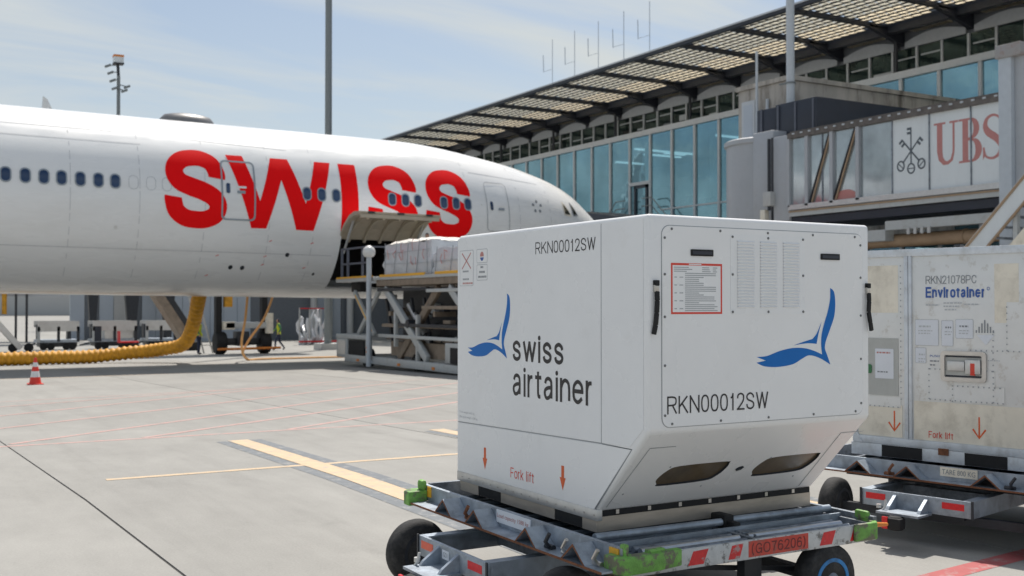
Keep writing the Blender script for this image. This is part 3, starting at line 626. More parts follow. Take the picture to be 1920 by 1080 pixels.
for x in (.1, .3, .62, 1.0, 1.3):
    mb = MB(); mb.flat(FS, [(x+.006*math.cos(i), SL-.5+.006*math.sin(i)+(.2 if x in (.3, 1.0) else 0)) for i in range(6)], d=.002); mb.build('screw', 'seam', lp)
# right-hand service door
door = MB(); door.flat(FR, rrect(3.333, 4.734, 1.077, 2.070, .045), d=.0035, off=.0008)
door = door.build('service_door', 'white', air)
dk = MB(); dk.flat(FR, rrect(3.329, 4.738, 1.073, 2.074, .049), d=.0006, off=.0004, holes=[rrect(3.3345, 4.7325, 1.0785, 2.0685, .044)]); dk.build('panel_gap', 'seam', door)
scr = MB(); scr.lathe((0, 0, 0), (0, -1, 0), [(0, .0068), (.0025, .0068), (.0035, .003)], 8); scr = scr.build('screw', 'screwm', door)
pos = [(x, z) for z in (1.092, 2.055) for x in (3.392, 3.705, 4.03, 4.355, 4.675)]+[(x, z) for x in (3.348, 4.719) for z in (1.135, 1.38, 1.62, 1.83, 2.01)]
base = Vector(rootpos(air))
for k, (x, z) in enumerate(pos):
    q = Vector((x, YN-.0043, z))
    if k == 0: scr.location = q
    else: inst(scr, 'screw', q, door)
# vent with louvre slats
vp = MB(); vp.flat(FR, rrect(3.772, 4.292, 1.630, 2.040, .015), d=.002, off=.0043); vp = vp.build('vent_panel', 'white2', door)
vb = MB()
for x in (3.818, 3.975, 4.136): vb.flat(FR, [(x, 1.660), (x+.112, 1.660), (x+.112, 2.010), (x, 2.010)], off=.0066)
vb.build('vent_backing', 'white2', vp)
sl = MB(); sl.add([(0, 0, 0), (.112, 0, 0), (.112, -.007, -.0075), (0, -.007, -.0075), (.112, 0, -.0095), (0, 0, -.0095)], [(0, 1, 2, 3), (3, 2, 4, 5)]); sl = sl.build('louvre_slat', 'white2', vp)
k = 0
for x in (3.818, 3.975, 4.136):
    for i in range(22):
        q = Vector((x, YN-.0067, 2.010-i*.0159))
        if k == 0: sl.location = q
        else: inst(sl, "louvre_slat", q, vp)
        k += 1
for x, z in ((3.785, 2.028), (4.03, 2.028), (4.28, 2.028), (3.785, 1.835), (4.28, 1.835), (3.785, 1.643), (4.03, 1.643), (4.28, 1.643)): inst(scr, 'screw', Vector((x, YN-.0063, z)), vp)
for x0, x1 in ((3.512, 3.655), (4.412, 4.553)):
    mb = MB(); mb.flat(FR, rrect(x0, x1, 1.924, 1.957, .004), d=.006, off=.0043); h_ = mb.build('grip_slot', 'black', door)
    mb = MB(); mb.flat(FR, rrect(x0+.008, x1-.008, 1.932, 1.949, .003), d=.0012, off=.0105); mb.build('grip_inset', 'navy', h_)
# instruction label
lb = MB(); lb.flat(FR, [(3.387, 1.633), (3.716, 1.633), (3.716, 1.887), (3.387, 1.887)], d=.0006, off=.0044, holes=[[(3.397, 1.643), (3.397, 1.876), (3.706, 1.876), (3.706, 1.643)]]); lb = lb.build('instruction_label', 'redp', door)
mb = MB(); mb.flat(FR, [(3.396, 1.642), (3.707, 1.642), (3.707, 1.877), (3.396, 1.877)], d=.0003, off=.0044); mb.build('label_sheet', 'white2', lb)
mb = MB(); r_ = random.Random(3); z = 1.868; row = 0
while z > 1.652:
    if row < 3: segs = [(3.405, 3.405+r_.uniform(.08, .14)), (3.585, 3.585+r_.uniform(.03, .06)), (3.655, 3.655+r_.uniform(.02, .045))]
    else:
        segs = [(3.475, 3.475+r_.choice((.19, .2, .21, .12, .09)))]
        if row % 4 == 1: segs += [(3.408, 3.424), (3.44, 3.464)]
    for a, b in segs: mb.flat(FR, [(a, z-.0045), (b, z-.0045), (b, z), (a, z)], d=.0002, off=.0048)
    z -= .0098; row += 1
mb.build('printed_lines', 'fine_print', lb)
mb = MB(); mb.flat(FR, [(3.50, 1.879), (3.58, 1.879), (3.58, 1.884), (3.50, 1.884)], d=.0002, off=.0051); mb.build('label_heading', 'white2', lb)
# rubber door latches on both edges
for x, dx_ in ((3.292, -.012), (4.772, .014)):
    mb = MB(); p = [(x, YN-.016, 1.745), (x-.002, YN-.02, 1.70), (x-.004, YN-.018, 1.64), (x+dx_*.8, YN-.016, 1.58), (x+dx_*1.6, YN-.014, 1.535)]
    for a, b in zip(p[:-1], p[1:]): mb.bar(a, b, .022, .016, up=(0, 1, 0))
    lt = mb.build('rubber_latch', 'black', air, bevel=.003)
    mb = MB(); mb.box(x-.013, x+.013, YN-.018, YN+.004, 1.742, 1.788); mb.build('latch_clip', 'steel', lt, bevel=.003)
    mb = MB(); mb.box(x-.013, x+.013, YN-.022, YN+.004, 1.772, 1.80); mb.build('latch_anchor', 'black', lt, bevel=.004)
BIRD = [[(893, 365), (912, 385), (918, 440), (912, 505), (890, 570), (870, 625), (866, 660), (878, 695), (892, 738), (840, 705), (790, 690), (755, 705), (710, 730), (640, 740), (580, 735), (543, 717), (585, 708), (543, 690), (590, 687), (650, 665), (710, 653), (765, 655), (810, 668), (852, 688), (847, 640), (850, 590), (862, 540), (880, 480), (892, 420)],
        [(850, 528), (835, 585), (825, 636), (780, 632), (715, 640), (770, 622), (805, 612), (826, 585)]]
def bird(parent, fr, u0, u1, v0, v1, off):
    mb = MB()
    for P in BIRD:
        sharp = {0, 8, 15, 16, 17, 23} if len(P) > 10 else {0, 2, 4, 6}
        out_ = []; k = len(P)
        for i, p in enumerate(P):
            if i in sharp: out_.append(p)
            else:
                a, c = P[i-1], P[(i+1) % k]
                out_ += [tuple(Vector(p)*.75+Vector(a)*.25*1), p, tuple(Vector(p)*.75+Vector(c)*.25)] if False else [p]
        # Catmull-Rom between the sharp corners
        idx = sorted(sharp); pts_ = []
        for a, b in zip(idx, idx[1:]+[idx[0]+k]):
            seg = [(*P[i % k], 0) for i in range(a, b+1)]; pts_ += [(q.x, q.y) for q in smooth_path(seg, 5)[:-1]]
        mb.flat(fr, [(u0+(p[0]-543)/349*(u1-u0), v0+(738-p[1])/373*(v1-v0)) for p in pts_], off=off)
    return mb.build('bird_emblem', 'blue', parent)
bird(door, FR, 3.947, 4.482, 1.355, 1.772, .0052)
glyphs('serial_lettering', 'RKN00012SW', 'ink', door, (3.362, YN, 1.140), X_, Z_, .664, .088, off=.0052, s=.10)
# left face panels
lpn = MB(); lpn.flat(FL, [(l(6.262), .932), (l(4.652), .966), (l(4.652), 2.104), (l(6.262), 2.104)], d=.002, off=.0006); main = lpn.build('side_panel', 'white2', air)
mb = MB(); mb.flat(FL, [(l(4.645), .966), (l(4.40), .972), (l(4.29), 1.07), (l(4.29), 2.104), (l(4.645), 2.104)], d=.0018, off=.0006); mb.build('side_panel', 'white2', air)
mb = MB(); mb.flat(FL, [(l(6.262), .612), (l(4.715), .612), (l(4.392), .957), (l(4.645), .957), (l(6.262), .922)], d=.0018, off=.0006); low = mb.build('lower_side_panel', 'white2', air)
mb = MB(); mb.flat(FL, stroke([(l(6.262), .927), (l(4.645), .9615), (l(4.385), .961), (l(4.708), .608)], .0062), d=.0004, off=.0003); mb.flat(FL, stroke([(l(4.6485), .962), (l(4.6485), 2.10)], .006), d=.0005, off=.0003); mb.build('panel_gap', 'seam', air)
bird(main, FL, l(6.122), l(5.625), 1.360, 1.748, .0032)
glyphs('brand_lettering', 'swiss', 'ink', main, (XL, 5.560, 1.350), -Y_, Z_, .555, .158, off=.0032, s=.145, gap=.115)
glyphs('brand_lettering', 'airtainer', 'ink', main, (XL, 5.560, 1.147), -Y_, Z_, .835, .172, off=.0032, s=.128, gap=.10)
glyphs('serial_lettering', 'RKN00012SW', 'ink', main, (XL, 5.300, 1.968), -Y_, Z_, .602, .068, off=.0032, s=.10)
text('small_lettering', 'Tare weight: 665 kg', 'faint', main, (XL, 6.235, .985), -Y_, Z_, .20, .017, off=.0032)
text('small_lettering', 'Max. gross weight: 1588 kg', 'faint', main, (XL, 6.235, .955), -Y_, Z_, .24, .017, off=.0032)
for y in (5.897, 5.016):
    mb = MB(); u = l(y); mb.flat(FL, [(u-.014, .80), (u-.014, .735), (u-.030, .735), (u, .664), (u+.030, .735), (u+.014, .735), (u+.014, .80)], off=.0030); mb.build('forklift_arrow', 'arrow', low)
glyphs('fork_lift_lettering', 'Fork lift', 'redp', low, (XL, 5.583, .660), -Y_, Z_, .265, .060, off=.0030, s=.11)
def label(parent, fr, x0, x1, y0, y1, off=.0032, m='white'):
    mb = MB(); mb.flat(fr, rrect(x0, x1, y0, y1, .008, 2), d=.0006, off=off); a = mb.build('sticker', m, parent)
    mb = MB(); mb.flat(fr, rrect(x0, x1, y0, y1, .008, 2), d=.0002, off=off+.0006, holes=[rrect(x0+.004, x1-.004, y0+.004, y1-.004, .006, 2)]); mb.build('sticker_border', 'faint', a); return a
st = label(main, FL, l(6.232), l(6.048), 1.800, 2.028)
mb = MB(); mb.flat(FL, stroke([(l(6.20), 1.91), (l(6.08), 2.01)], .009), d=.0002, off=.004); mb.flat(FL, stroke([(l(6.20), 2.01), (l(6.08), 1.91)], .009), d=.0003, off=.004); mb.build('red_cross', 'ubsred', st)
for z0, m_, w in ((1.888, 'grey_ink', .07), (1.838, 'grey_ink', .08), (1.812, 'ubsred', .13)):
    mb = MB(); x = l(6.19)
    while x < l(6.19)+w: b = rng.uniform(.006, .016); mb.flat(FL, [(x, z0), (x+b, z0), (x+b, z0+.011), (x, z0+.011)], d=.0002, off=.004); x += b+.004
    mb.build('printed_lines', m_, st)
st = label(main, FL, l(6.003), l(5.866), 1.94, 2.028); st2 = label(main, FL, l(6.003), l(5.866), 1.832, 1.932)
mb = MB(); mb.flat(FL, [(l(5.935)+.024*math.cos(R(a)), 1.985+.026*math.sin(R(a))) for a in range(-10, 191, 20)], off=.004); mb.build('round_logo', 'ubsred', st)
mb = MB(); mb.flat(FL, [(l(5.935)+.024*math.cos(R(a)), 1.983+.03*math.sin(R(a))) for a in range(195, 346, 15)], off=.004); mb.build('round_logo', 'eblue', st)
for z0, w in ((1.908, .035), (1.878, .07), (1.848, .095)):
    mb = MB(); x = l(5.935)-w/2
    while x < l(5.935)+w/2: b = rng.uniform(.006, .014); mb.flat(FL, [(x, z0), (x+b, z0), (x+b, z0+.013), (x, z0+.013)], d=.0002, off=.004); x += b+.003
    mb.build('printed_lines', 'grey_ink', st2)
# base
mb = MB(); mb.box(XL-.004, XL+.03, YS-.012, YF+.004, .552, .612); rail = mb.build('base_rail', 'alu', air, bevel=.003)
for i in range(17):
    y = 6.2-i*.093; mb = MB(); mb.lathe((XL-.004, y, .582), (-1, 0, 0), [(0, .006), (.002, .006), (.003, .003)], 6); mb.build('rivet', 'steel', rail)
mb = MB(); mb.box(XL+.012, XR-.01, YS+.015, YF-.012, .49, .60); bs = mb.build('base_frame', 'aluwarm', air)
mb = MB()
for y0, y1 in ((6.21, 5.99), (5.705, 5.105), (4.83, 4.70)): mb.box(XL+.001, XL+.013, y1, y0, .492, .552)
mb.build('base_foot_plate', 'aluwarm', bs)
for y0, y1 in ((5.706, 5.988), (4.832, 5.104)):
    mb = MB(); mb.box(XL+.004, XL+.0125, y0, y1, .494, .552); mb.build('fork_pocket', 'black', bs)
mb = MB(); mb.box(XL+.02, XR-.02, YS-.004, YS+.014, .572, .604); lipp = mb.build('base_seal', 'black', bs)
for i in range(7): mb = MB(); x = XL+.12+i*.21; mb.box(x, x+.02, YS-.008, YS-.003, .58, .602); mb.build('seal_clip', 'steel', bs)
mb = MB(); mb.box(XL+.01, XR-.01, YS+.002, YS+.016, .492, .572); mb.build('base_side', 'aluwarm', bs)
# ------------------------------------------------------------------ baggage dolly (built under the hero container, then copied)
def make_dolly():
    t = thing('cargo_dolly', 'galvanised cargo dolly with green corners and red chevrons under the swiss airtainer', 'dolly', (3.95, 5.3, 0), 'cargo dollies in the train')
    mb = MB(); mb.box(3.09, 4.80, 4.26, 6.34, .40, .432); deck = mb.build('deck', 'galvd', t)
    mb = MB(); mb.box(3.055, 3.082, 4.20, 6.38, .428, .524); mb.box(2.935, 3.0545, 4.20, 6.40, .418, .4275); fb = mb.build('end_beam', 'galv', t)
    mb = MB(); mb.box(2.931, 2.9348, 4.20, 6.40, .417, .4285); mb.build('rusty_lip', 'rust', fb)
    for y in (5.86, 5.47, 4.90, 4.45):
        mb = MB(); w, hh, tk = .105, .088, .009; z = .428
        for s in (-1, 1): mb.add([(x, yy, zz) for x in (2.938, 3.054) for yy, zz in ((y+s*w, z), (y, z+hh), (y, z+hh-tk*1.5), (y+s*(w-tk*1.4), z))], [(0, 1, 2, 3), (7, 6, 5, 4), (0, 4, 5, 1), (1, 5, 6, 2), (2, 6, 7, 3), (3, 7, 4, 0)])
        v = mb.build('angle_bracket', 'galv', fb)
        mb = MB()
        for s in (-1, 1): mb.add([(2.9365, yy, zz) for yy, zz in ((y+s*w, z), (y, z+hh), (y, z+hh-tk*1.6), (y+s*(w-tk*1.5), z))], [(0, 1, 2, 3)])
        mb.build('bracket_edge', 'rust', v)
        mb = MB(); mb.add([(3.04, y+w, z), (3.04, y, z+hh), (3.04, y-w, z)], [(0, 1, 2)]); mb.build('bracket_inside', 'black', v)
    for k, (y, mm) in enumerate(((5.62, 'rust'), (4.74, 'dark'), (4.58, 'steel'), (4.31, 'steel'))):
        mb = MB(); mb.cyl((3.0, y+.05, .435), (3.0, y-.02, .435), .016, n=8); mb.tube([(2.985, y, .44), (2.96, y-.005, .47), (2.965, y-.035, .515)], .011, 8); mb.build('lock_lever', mm, fb, smooth=True)
    mb = MB(); mb.box(3.048, 3.0548, 5.03, 5.40, .45, .521); pl = mb.build('load_plate', 'paper', fb)
    text('plate_lettering', 'Load capacity 1588 kg', 'ubsred', pl, (3.048, 5.39, .472), -Y_, Z_, .34, .030, off=.001)
    mb = MB(); mb.box(3.048, 3.0545, 4.225, 4.30, .455, .518); mb.build('yellow_tape', 'yel', fb)
    mb = MB(); mb.box(3.048, 3.0545, 6.25, 6.30, .455, .52); mb.build('yellow_tape', 'yel', fb)
    # side beam facing the camera side, with chevrons and number plate
    mb = MB(); mb.box(3.09, 4.80, 4.222, 4.246, .375, .472); sb = mb.build('side_beam', 'beamw', t, bevel=.003)
    FB = ((0, 4.222, 0), (1, 0, 0), (0, 0, 1))
    for x, w in ((3.47, .13), (3.73, .10), (4.37, .12), (4.60, .11)):
        mb = MB(); mb.flat(FB, [(x, .39), (x+w*.75, .39+.0), (x+w, .462), (x+w*.25, .458)], d=.0012); mb.build('red_chevron', 'chev', sb)
    mb = MB(); mb.flat(FB, [(3.865, .386), (4.285, .386), (4.285, .468), (3.865, .468)], d=.0012); npl = mb.build('number_plate', 'plate_red', sb)
    glyphs('number_lettering', '(GO76206)', 'ubsdark', npl, (3.885, 4.2208, .400), X_, Z_, .38, .054, off=.0006, s=.13)
    mb = MB(); mb.box(3.09, 4.80, 6.34, 6.37, .375, .53); mb.build('far_side_beam', 'galvd', t)
    mb = MB(); mb.box(4.80, 4.83, 4.24, 6.36, .38, .50); mb.build('rear_end_beam', 'galvd', t)
    # corner bumpers
    def bumper(pts, z0, z1, bev=.009): mb = MB(); mb.flat(((0, 0, z0), (1, 0, 0), (0, 1, 0)), pts, d=z1-z0); return mb.build('corner_bumper', 'green', t, bevel=bev, seg=2)
    bumper([(3.00, 4.19), (3.05, 4.14), (3.24, 4.15), (3.40, 4.18), (3.40, 4.221), (3.12, 4.221), (3.10, 4.30), (3.00, 4.28)], .408, .492)
    bumper([(3.20, 4.172), (3.30, 4.185), (3.30, 4.221), (3.20, 4.221)], .485, .505, .004)
    bumper([(3.056, 4.185), (3.083, 4.185), (3.083, 4.225), (3.056, 4.225)], .47, .545, .006)
    bumper([(4.62, 4.20), (4.78, 4.19), (4.82, 4.23), (4.82, 4.36), (4.80, 4.36), (4.78, 4.221), (4.62, 4.221)], .385, .48)
    mb = MB(); mb.box(4.79, 4.82, 4.27, 4.37, .475, .525); mb.build('corner_bumper', 'green', t, bevel=.015)
    bumper([(2.92, 6.30), (3.05, 6.30), (3.05, 6.41), (2.97, 6.43), (2.92, 6.38)], .405, .495)
    mb = MB(); mb.box(3.01, 3.056, 6.31, 6.38, .49, .56); mb.build('corner_bumper', 'green', t, bevel=.02)
    bumper([(4.74, 6.30), (4.86, 6.30), (4.86, 6.40), (4.74, 6.42)], .39, .52)
    # rollers: long ones along x between side beam and container, cross stringers between
    for y in (4.30, 4.36, 4.42, 4.66, 4.9, 5.15, 5.4, 5.65, 5.9, 6.15):
        for x0, x1 in ((3.14, 3.92), (3.98, 4.77)):
            if y < 4.5: x0 += .14 if x0 < 3.5 else 0; x1 -= .10 if x1 > 4.5 else 0
            mb = MB(); mb.cyl((x0, y, .452), (x1, y, .452), .021 if y in (4.36, 4.66) else .016, n=12); mb.build('roller', 'roller' if y in (4.36, 4.66) else 'galvd', t, smooth=True)
    for x in (3.11, 3.95, 4.785):
        mb = MB(); mb.box(x-.014, x+.014, 4.25, 6.33, .433, .468); mb.build('roller_stringer', 'galvd', t)
    mb = MB(); mb.box(3.10, 4.79, 4.468, 4.482, .434, .486); mb.build('deck_angle', 'galv', t)
    for x0, x1 in ((3.16, 3.98), (4.06, 4.80)):
        mb = MB(); mb.cyl((x0, 4.585, .497), (x1, 4.565, .497), .021, n=14); mb.box(x0, x1, 4.59, 4.615, .434, .476); mb.build('guide_rail', 'galv', t, smooth=True)
    mb = MB(); mb.box(3.985, 4.055, 4.54, 4.66, .434, .535); mb.box(4.0, 4.05, 4.48, 4.55, .434, .505); mb.build('stop_block', 'black', t, bevel=.01)
    mb = MB(); mb.box(3.99, 4.06, 4.40, 4.47, .434, .47); mb.cyl((4.02, 4.39, .455), (4.02, 4.34, .455), .014, n=8); mb.build('lock_pedal', 'galvd', t, bevel=.004)
    # chassis
    mb = MB(); mb.box(2.70, 2.722, 4.88, 5.69, .245, .36); cf = mb.build('chassis_front_beam', 'galv', t, bevel=.003)
    mb = MB(); mb.box(2.722, 4.72, 4.88, 4.905, .245, .36); mb.box(2.722, 4.72, 4.905, 4.95, .35, .36); mb.build('chassis_rail', 'galv', t)
    mb = MB(); mb.box(2.722, 4.72, 5.665, 5.69, .245, .36); mb.box(2.722, 4.72, 5.62, 5.665, .35, .36); mb.build('chassis_rail', 'galv', t)
    for x in (3.18, 3.36, 4.05, 4.55): mb = MB(); mb.box(x, x+.06, 4.95, 5.62, .27, .34); mb.build('cross_member', 'galvd', t)
    for x in (3.2, 3.95, 4.6): mb = MB(); mb.box(x, x+.05, 4.6, 6.1, .362, .398); mb.build('deck_support', 'dark', t)
    FC = ((2.70, 5.69, 0), (0, -1, 0), (0, 0, 1))
    for x0, x1, mm in ((.035, .185, 'refl_or'), (.60, .755, 'refl_red')):
        mb = MB(); mb.flat(FC, [(x0, .292), (x1, .292), (x1, .336), (x0, .336)], d=.0015); mb.build('reflector', mm, cf)
    mb = MB(); mb.flat(FC, [(.30, .285), (.38, .285), (.38, .335), (.30, .335)], d=.001); pp = mb.build('unit_plate', 'paper', cf)
    text('plate_lettering', 'GO1', 'grey_ink', pp, (2.70, 5.375, .297), -Y_, Z_, .05, .026, off=.0015)
    for y in (5.69, 4.88):
        mb = MB(); mb.box(2.692, 2.7, y-.006 if y > 5 else y-.01, y+.01 if y > 5 else y+.006, .24, .365); mb.build('beam_end_cap', 'dark', cf)
    for y in (5.43, 5.2):
        mb = MB(); mb.add([(2.70, y-.012, .345), (2.70, y+.012, .345), (2.70, y-.012, .25), (2.70, y+.012, .25), (2.58, y-.012, .25), (2.58, y+.012, .25), (2.60, y-.012, .275), (2.60, y+.012, .275)], [(0, 6, 4, 2), (1, 3, 5, 7), (0, 1, 7, 6), (6, 7, 5, 4), (2, 4, 5, 3)]); mb.build('gusset', 'galv', cf)
    mb = MB(); mb.box(2.50, 2.70, 5.16, 5.47, .235, .25); mb.build('hitch_plate', 'galv', cf)
    mb = MB(); mb.lathe((2.50, 5.32, .14), (0, 0, 1), [(0, .05), (.02, .06), (.07, .06), (.095, .045)], 16); mb.box(2.44, 2.52, 5.26, 5.38, .15, .225); hi = mb.build('tow_hitch', 'black', t, bevel=.008)
    mb = MB(); mb.box(2.435, 2.45, 5.35, 5.39, .15, .23); mb.build('red_marker', 'refl_red', hi)
    mb = MB(); mb.tube([(2.56, 5.46, .24), (2.575, 5.44, .27), (2.585, 5.44, .32)], .009, 8); mb.cyl((2.6, 5.5, .255), (2.6, 5.5, .28), .018, n=10); mb.build('hitch_pin', 'alu', hi, smooth=True)
    mb = MB(); mb.bar((2.44, 5.3, .17), (1.62, 5.25, .10), .05, .05); mb.lathe((1.56, 5.245, .07), (0, 0, 1), [(0, .05), (.03, .065), (.06, .05)], 14)
    # wheels
    def wheel(x, y, rim, turn=0.0):
        r = .195; mb = MB(); a = (math.sin(turn), -math.cos(turn), 0); ax = Vector(a); o_ = Vector((x, y, r))-ax*.065
        mb.lathe(o_, a, [(0, .115), (.004, .165), (.02, .188), (.045, .195), (.085, .195), (.11, .188), (.126, .168), (.13, .120)], 40); w = mb.build('wheel', 'tyre', t, smooth=True, ang=50)
        mb = MB(); mb.lathe(o_, a, [(.118, .122), (.133, .120), (.1335, .100), (.118, .096)], 32); mb.build('rim', 'bluerim' if rim else 'dark', w, smooth=True)
        mb = MB(); mb.lathe(o_, a, [(.119, .097), (.112, .05), (.128, .045), (.14, .028), (.14, .012)], 24); mb.build('hub', 'galvd' if rim else 'black', w, smooth=True)
        mb = MB(); mb.lathe(o_+ax*.13, a, [(0, .024), (.012, .022), (.018, .01)], 12); mb.build('hub_cap', 'roller' if rim else 'dark', w, smooth=True)
    wheel(2.94, 4.52, False, .08); wheel(2.82, 5.97, False, .08); wheel(4.46, 4.28, True); wheel(4.46, 6.28, True)
    mb = MB(); mb.bar((2.94, 4.52, .195), (2.82, 5.97, .195), .06, .06); mb.box(2.84, 2.92, 5.0, 5.5, .2, .26); mb.build('front_axle', 'dark', t)
    mb = MB(); mb.bar((4.46, 4.35, .195), (4.46, 6.2, .195), .06, .06); mb.bar((4.46, 4.9, .3), (4.46, 5.67, .3), .08, .2); mb.build('rear_axle', 'dark', t)
    mb = MB(); mb.bar((3.3, 4.75, .30), (4.4, 4.45, .22), .02, .025); mb.box(4.0, 4.12, 4.40, 4.46, .22, .36); mb.build('brake_linkage', 'dark', t)
    mb = MB(); mb.lathe((4.82, 4.385, .425), (1, -.08, -.06), [(0, .03), (.04, .032), (.1, .018), (.24, .010)], 12); mb.build('orange_lever', 'orange', t, smooth=True)
    mb = MB(); mb.bar((4.76, 5.285, .30), (4.98, 5.285, .30), .05, .05); mb.lathe((4.97, 5.285, .30), (1, 0, 0), [(0, .05), (.05, .05), (.12, .02), (.2, .016)], 12); mb.build('tow_coupling', 'orange', t, smooth=True)
    return t
M['ubsdark'] = mat('dark_red_print', (.16, .018, .018), .5, var=.2, scale=30)
dolly = make_dolly()

# ------------------------------------------------------------------ second container (built in the hero's place, then moved and turned)
env = thing('air_cargo_container', 'worn grey riveted container with blue Envirotainer lettering and cream patches, on the rear dolly', 'cargo container', (3.25, 4.697, .49), 'cargo containers on dollies')
E_ = ((XL, YF, 0), (0, -1, 0), (0, 0, 1))
mb = MB()
pr = [(YF, ZB), (YS, ZB), (YN, ZS), (YN, ZT-.02), (YF, ZT-.02)]
mb.add([(XL+.012, y, z) for y, z in pr]+[(XR, y, z) for y, z in pr], [(4, 3, 2, 1, 0), (5, 6, 7, 8, 9), (0, 1, 6, 5), (1, 2, 7, 6), (2, 3, 8, 7), (3, 4, 9, 8), (4, 0, 5, 9)])
mb.build('shell', 'envpan', env, bevel=.006)
W2 = YF-YN
def frame_bar(poly, m='envfr', d=.016): mb = MB(); mb.flat(E_, poly, d=d, off=-.012); return mb.build('frame_profile', m, env, bevel=.002)
frame_bar([(0, ZT-.07), (W2, ZT-.07), (W2, ZT-.015), (0, ZT-.015)]); frame_bar([(0, ZB-.01), (YF-YS, ZB-.01), (YF-YS+.04, ZB+.045), (0, ZB+.045)])
frame_bar([(0, ZB+.045), (.035, ZB+.045), (.035, ZT-.07), (0, ZT-.07)])
frame_bar([(.505, ZB+.045), (.54, ZB+.045), (.54, ZT-.07), (.505, ZT-.07)], d=.018); frame_bar([(.545, ZB+.045), (.572, ZB+.045), (.572, ZT-.07), (.545, ZT-.07)], d=.016)
frame_bar([(W2-.04, ZS+.03), (W2, ZS), (W2, ZT-.07), (W2-.04, ZT-.07)]); frame_bar([(YF-YS, ZB+.0), (YF-YS+.05, ZB+.0), (W2, ZS), (W2-.05, ZS)])
def epanel(name, x0, x1, z0, z1, m, off=.0005, d=.002): mb = MB(); mb.flat(E_, [(x0, z0), (x1, z0), (x1, z1), (x0, z1)], d=d, off=off-.012); return mb.build(name, m, env)
epanel('cream_patch', .05, .475, ZB+.05, ZB+.30, 'cream'); epanel('cream_patch', .585, 1.54, ZB+.05, ZB+.345, 'cream'); epanel('cream_patch', .06, .44, 1.62, 1.99, 'cream', d=.001); epanel('cream_patch', 1.30, 1.50, 1.55, 1.98, 'cream', d=.0012)
epanel('grey_plate', .06, .44, .97, 1.42, 'greyplate', d=.004)
epanel('rivet_patch', .72, 1.30, .96, 1.20, 'envpan', d=.003); epanel('rivet_patch', .93, 1.38, .955, 1.08, 'envpan', off=.003, d=.003); epanel('rivet_patch', 1.40, 1.72, 1.34, 1.70, 'envpan', d=.003)
epanel('rivet_patch', .06, .46, .88, .96, 'envpan', d=.003)
rv = MB(); rv.lathe((XL-.0, 0, 0), (-1, 0, 0), [(0, .006), (.002, .005)], 6); rv = rv.build('rivet', 'seam', env); k = 0
RV = [(.47, z) for z in np.arange(.95, 2.0, .045)]+[(x, .885) for x in np.arange(.08, .46, .045)]+[(x, 1.195) for x in np.arange(.74, 1.3, .045)]+[(x, .965) for x in np.arange(.74, 1.38, .045)]+[(.73, z) for z in np.arange(.97, 1.2, .045)]+[(1.29, z) for z in np.arange(.97, 1.5, .045)]+[(.94, z) for z in np.arange(.96, 1.07, .045)]+[(x, 1.075) for x in np.arange(.94, 1.38, .045)]+[(1.405, z) for z in np.arange(1.35, 1.7, .045)]+[(.06, z) for z in np.arange(1.64, 2.0, .045)]+[(x, 1.345) for x in np.arange(1.1, 1.7, .045)]
for u, z in RV:
    q = Vector((0, YF-u, z))
    if k == 0: rv.location = q
    else: inst(rv, 'rivet', q, env)
    k += 1
glyphs('serial_lettering', 'RKN21078PC', 'grey_ink', env, (XL+.011, YF-.70, 1.84), -Y_, Z_, .45, .062, off=.0015, s=.10)
glyphs('brand_lettering', 'Envirotainer', 'eblue', env, (XL+.011, YF-.70, 1.735), -Y_, Z_, .52, .082, off=.0015, s=.18)
mb = MB(); mb.flat(E_, [(1.25+.013*math.cos(R(a)), 1.80+.013*math.sin(R(a))) for a in range(0, 360, 30)], off=-.009, holes=[[(1.25+.009*math.cos(R(a)), 1.80+.009*math.sin(R(a))) for a in range(0, 360, 30)]]); mb.build('registered_mark', 'eblue', env)
def eprint(parent, x, z, w, h, m='grey_ink', off=-.0088):
    mb = MB()
    while w > 0: b = rng.uniform(.012, .03); b = min(b, w+.001); mb.flat(E_, [(x, z), (x+b, z), (x+b, z+h), (x, z+h)], off=off); x += b+.007; w -= b+.007
    return mb.build('printed_lines', m, parent)
for x, z, w in ((.70, 1.675, .12), (.86, 1.69, .16), (.86, 1.665, .14), (1.04, 1.68, .13), (.87, 1.64, .1)): eprint(env, x, z, w, .010, 'faint')
for x0, x1, z0, z1 in ((.60, .815, 1.37, 1.57), (.84, .945, 1.37, 1.565), (.965, 1.12, 1.43, 1.575), (.60, .70, 1.235, 1.355)):
    st = label(env, E_, x0, x1, z0, z1, off=-.0095, m='paper'); eprint(st, x0+.035, z1-.06, (x1-x0)*.5, .013, 'faint' if x0 < .8 else 'grey_ink', -.0078); eprint(st, x0+.03, z1-.09, (x1-x0)*.6, .008, 'faint', -.0078)
    eprint(st, x0+.03, z1-.11, (x1-x0)*.5, .008, 'faint', -.0078)
mb = MB()
for i, hh in enumerate((.02, .045, .07, .095, .07, .045, .02)): x = 1.14+i*.024; mb.flat(E_, [(x, 1.475), (x+.011, 1.475), (x+.011, 1.475+hh), (x, 1.475+hh)], off=-.009)
mb.build('hazard_symbol', 'grey_ink', env)
mb = MB(); mb.flat(E_, [(1.15, 1.46), (1.30, 1.46), (1.225, 1.385)], off=-.009); mb.build('hazard_symbol', 'paper', env)
st = label(env, E_, .215, .40, 1.10, 1.34, off=-.006, m='paper'); eprint(st, .235, 1.30, .13, .012, 'ubsred', -.0045); eprint(st, .24, 1.15, .1, .01, 'grey_ink', -.0045)
mb = MB(); mb.flat(E_, rrect(.14, .185, 1.14, 1.21, .015), d=.010, off=-.008); mb.build('green_seal', 'jacket', env)
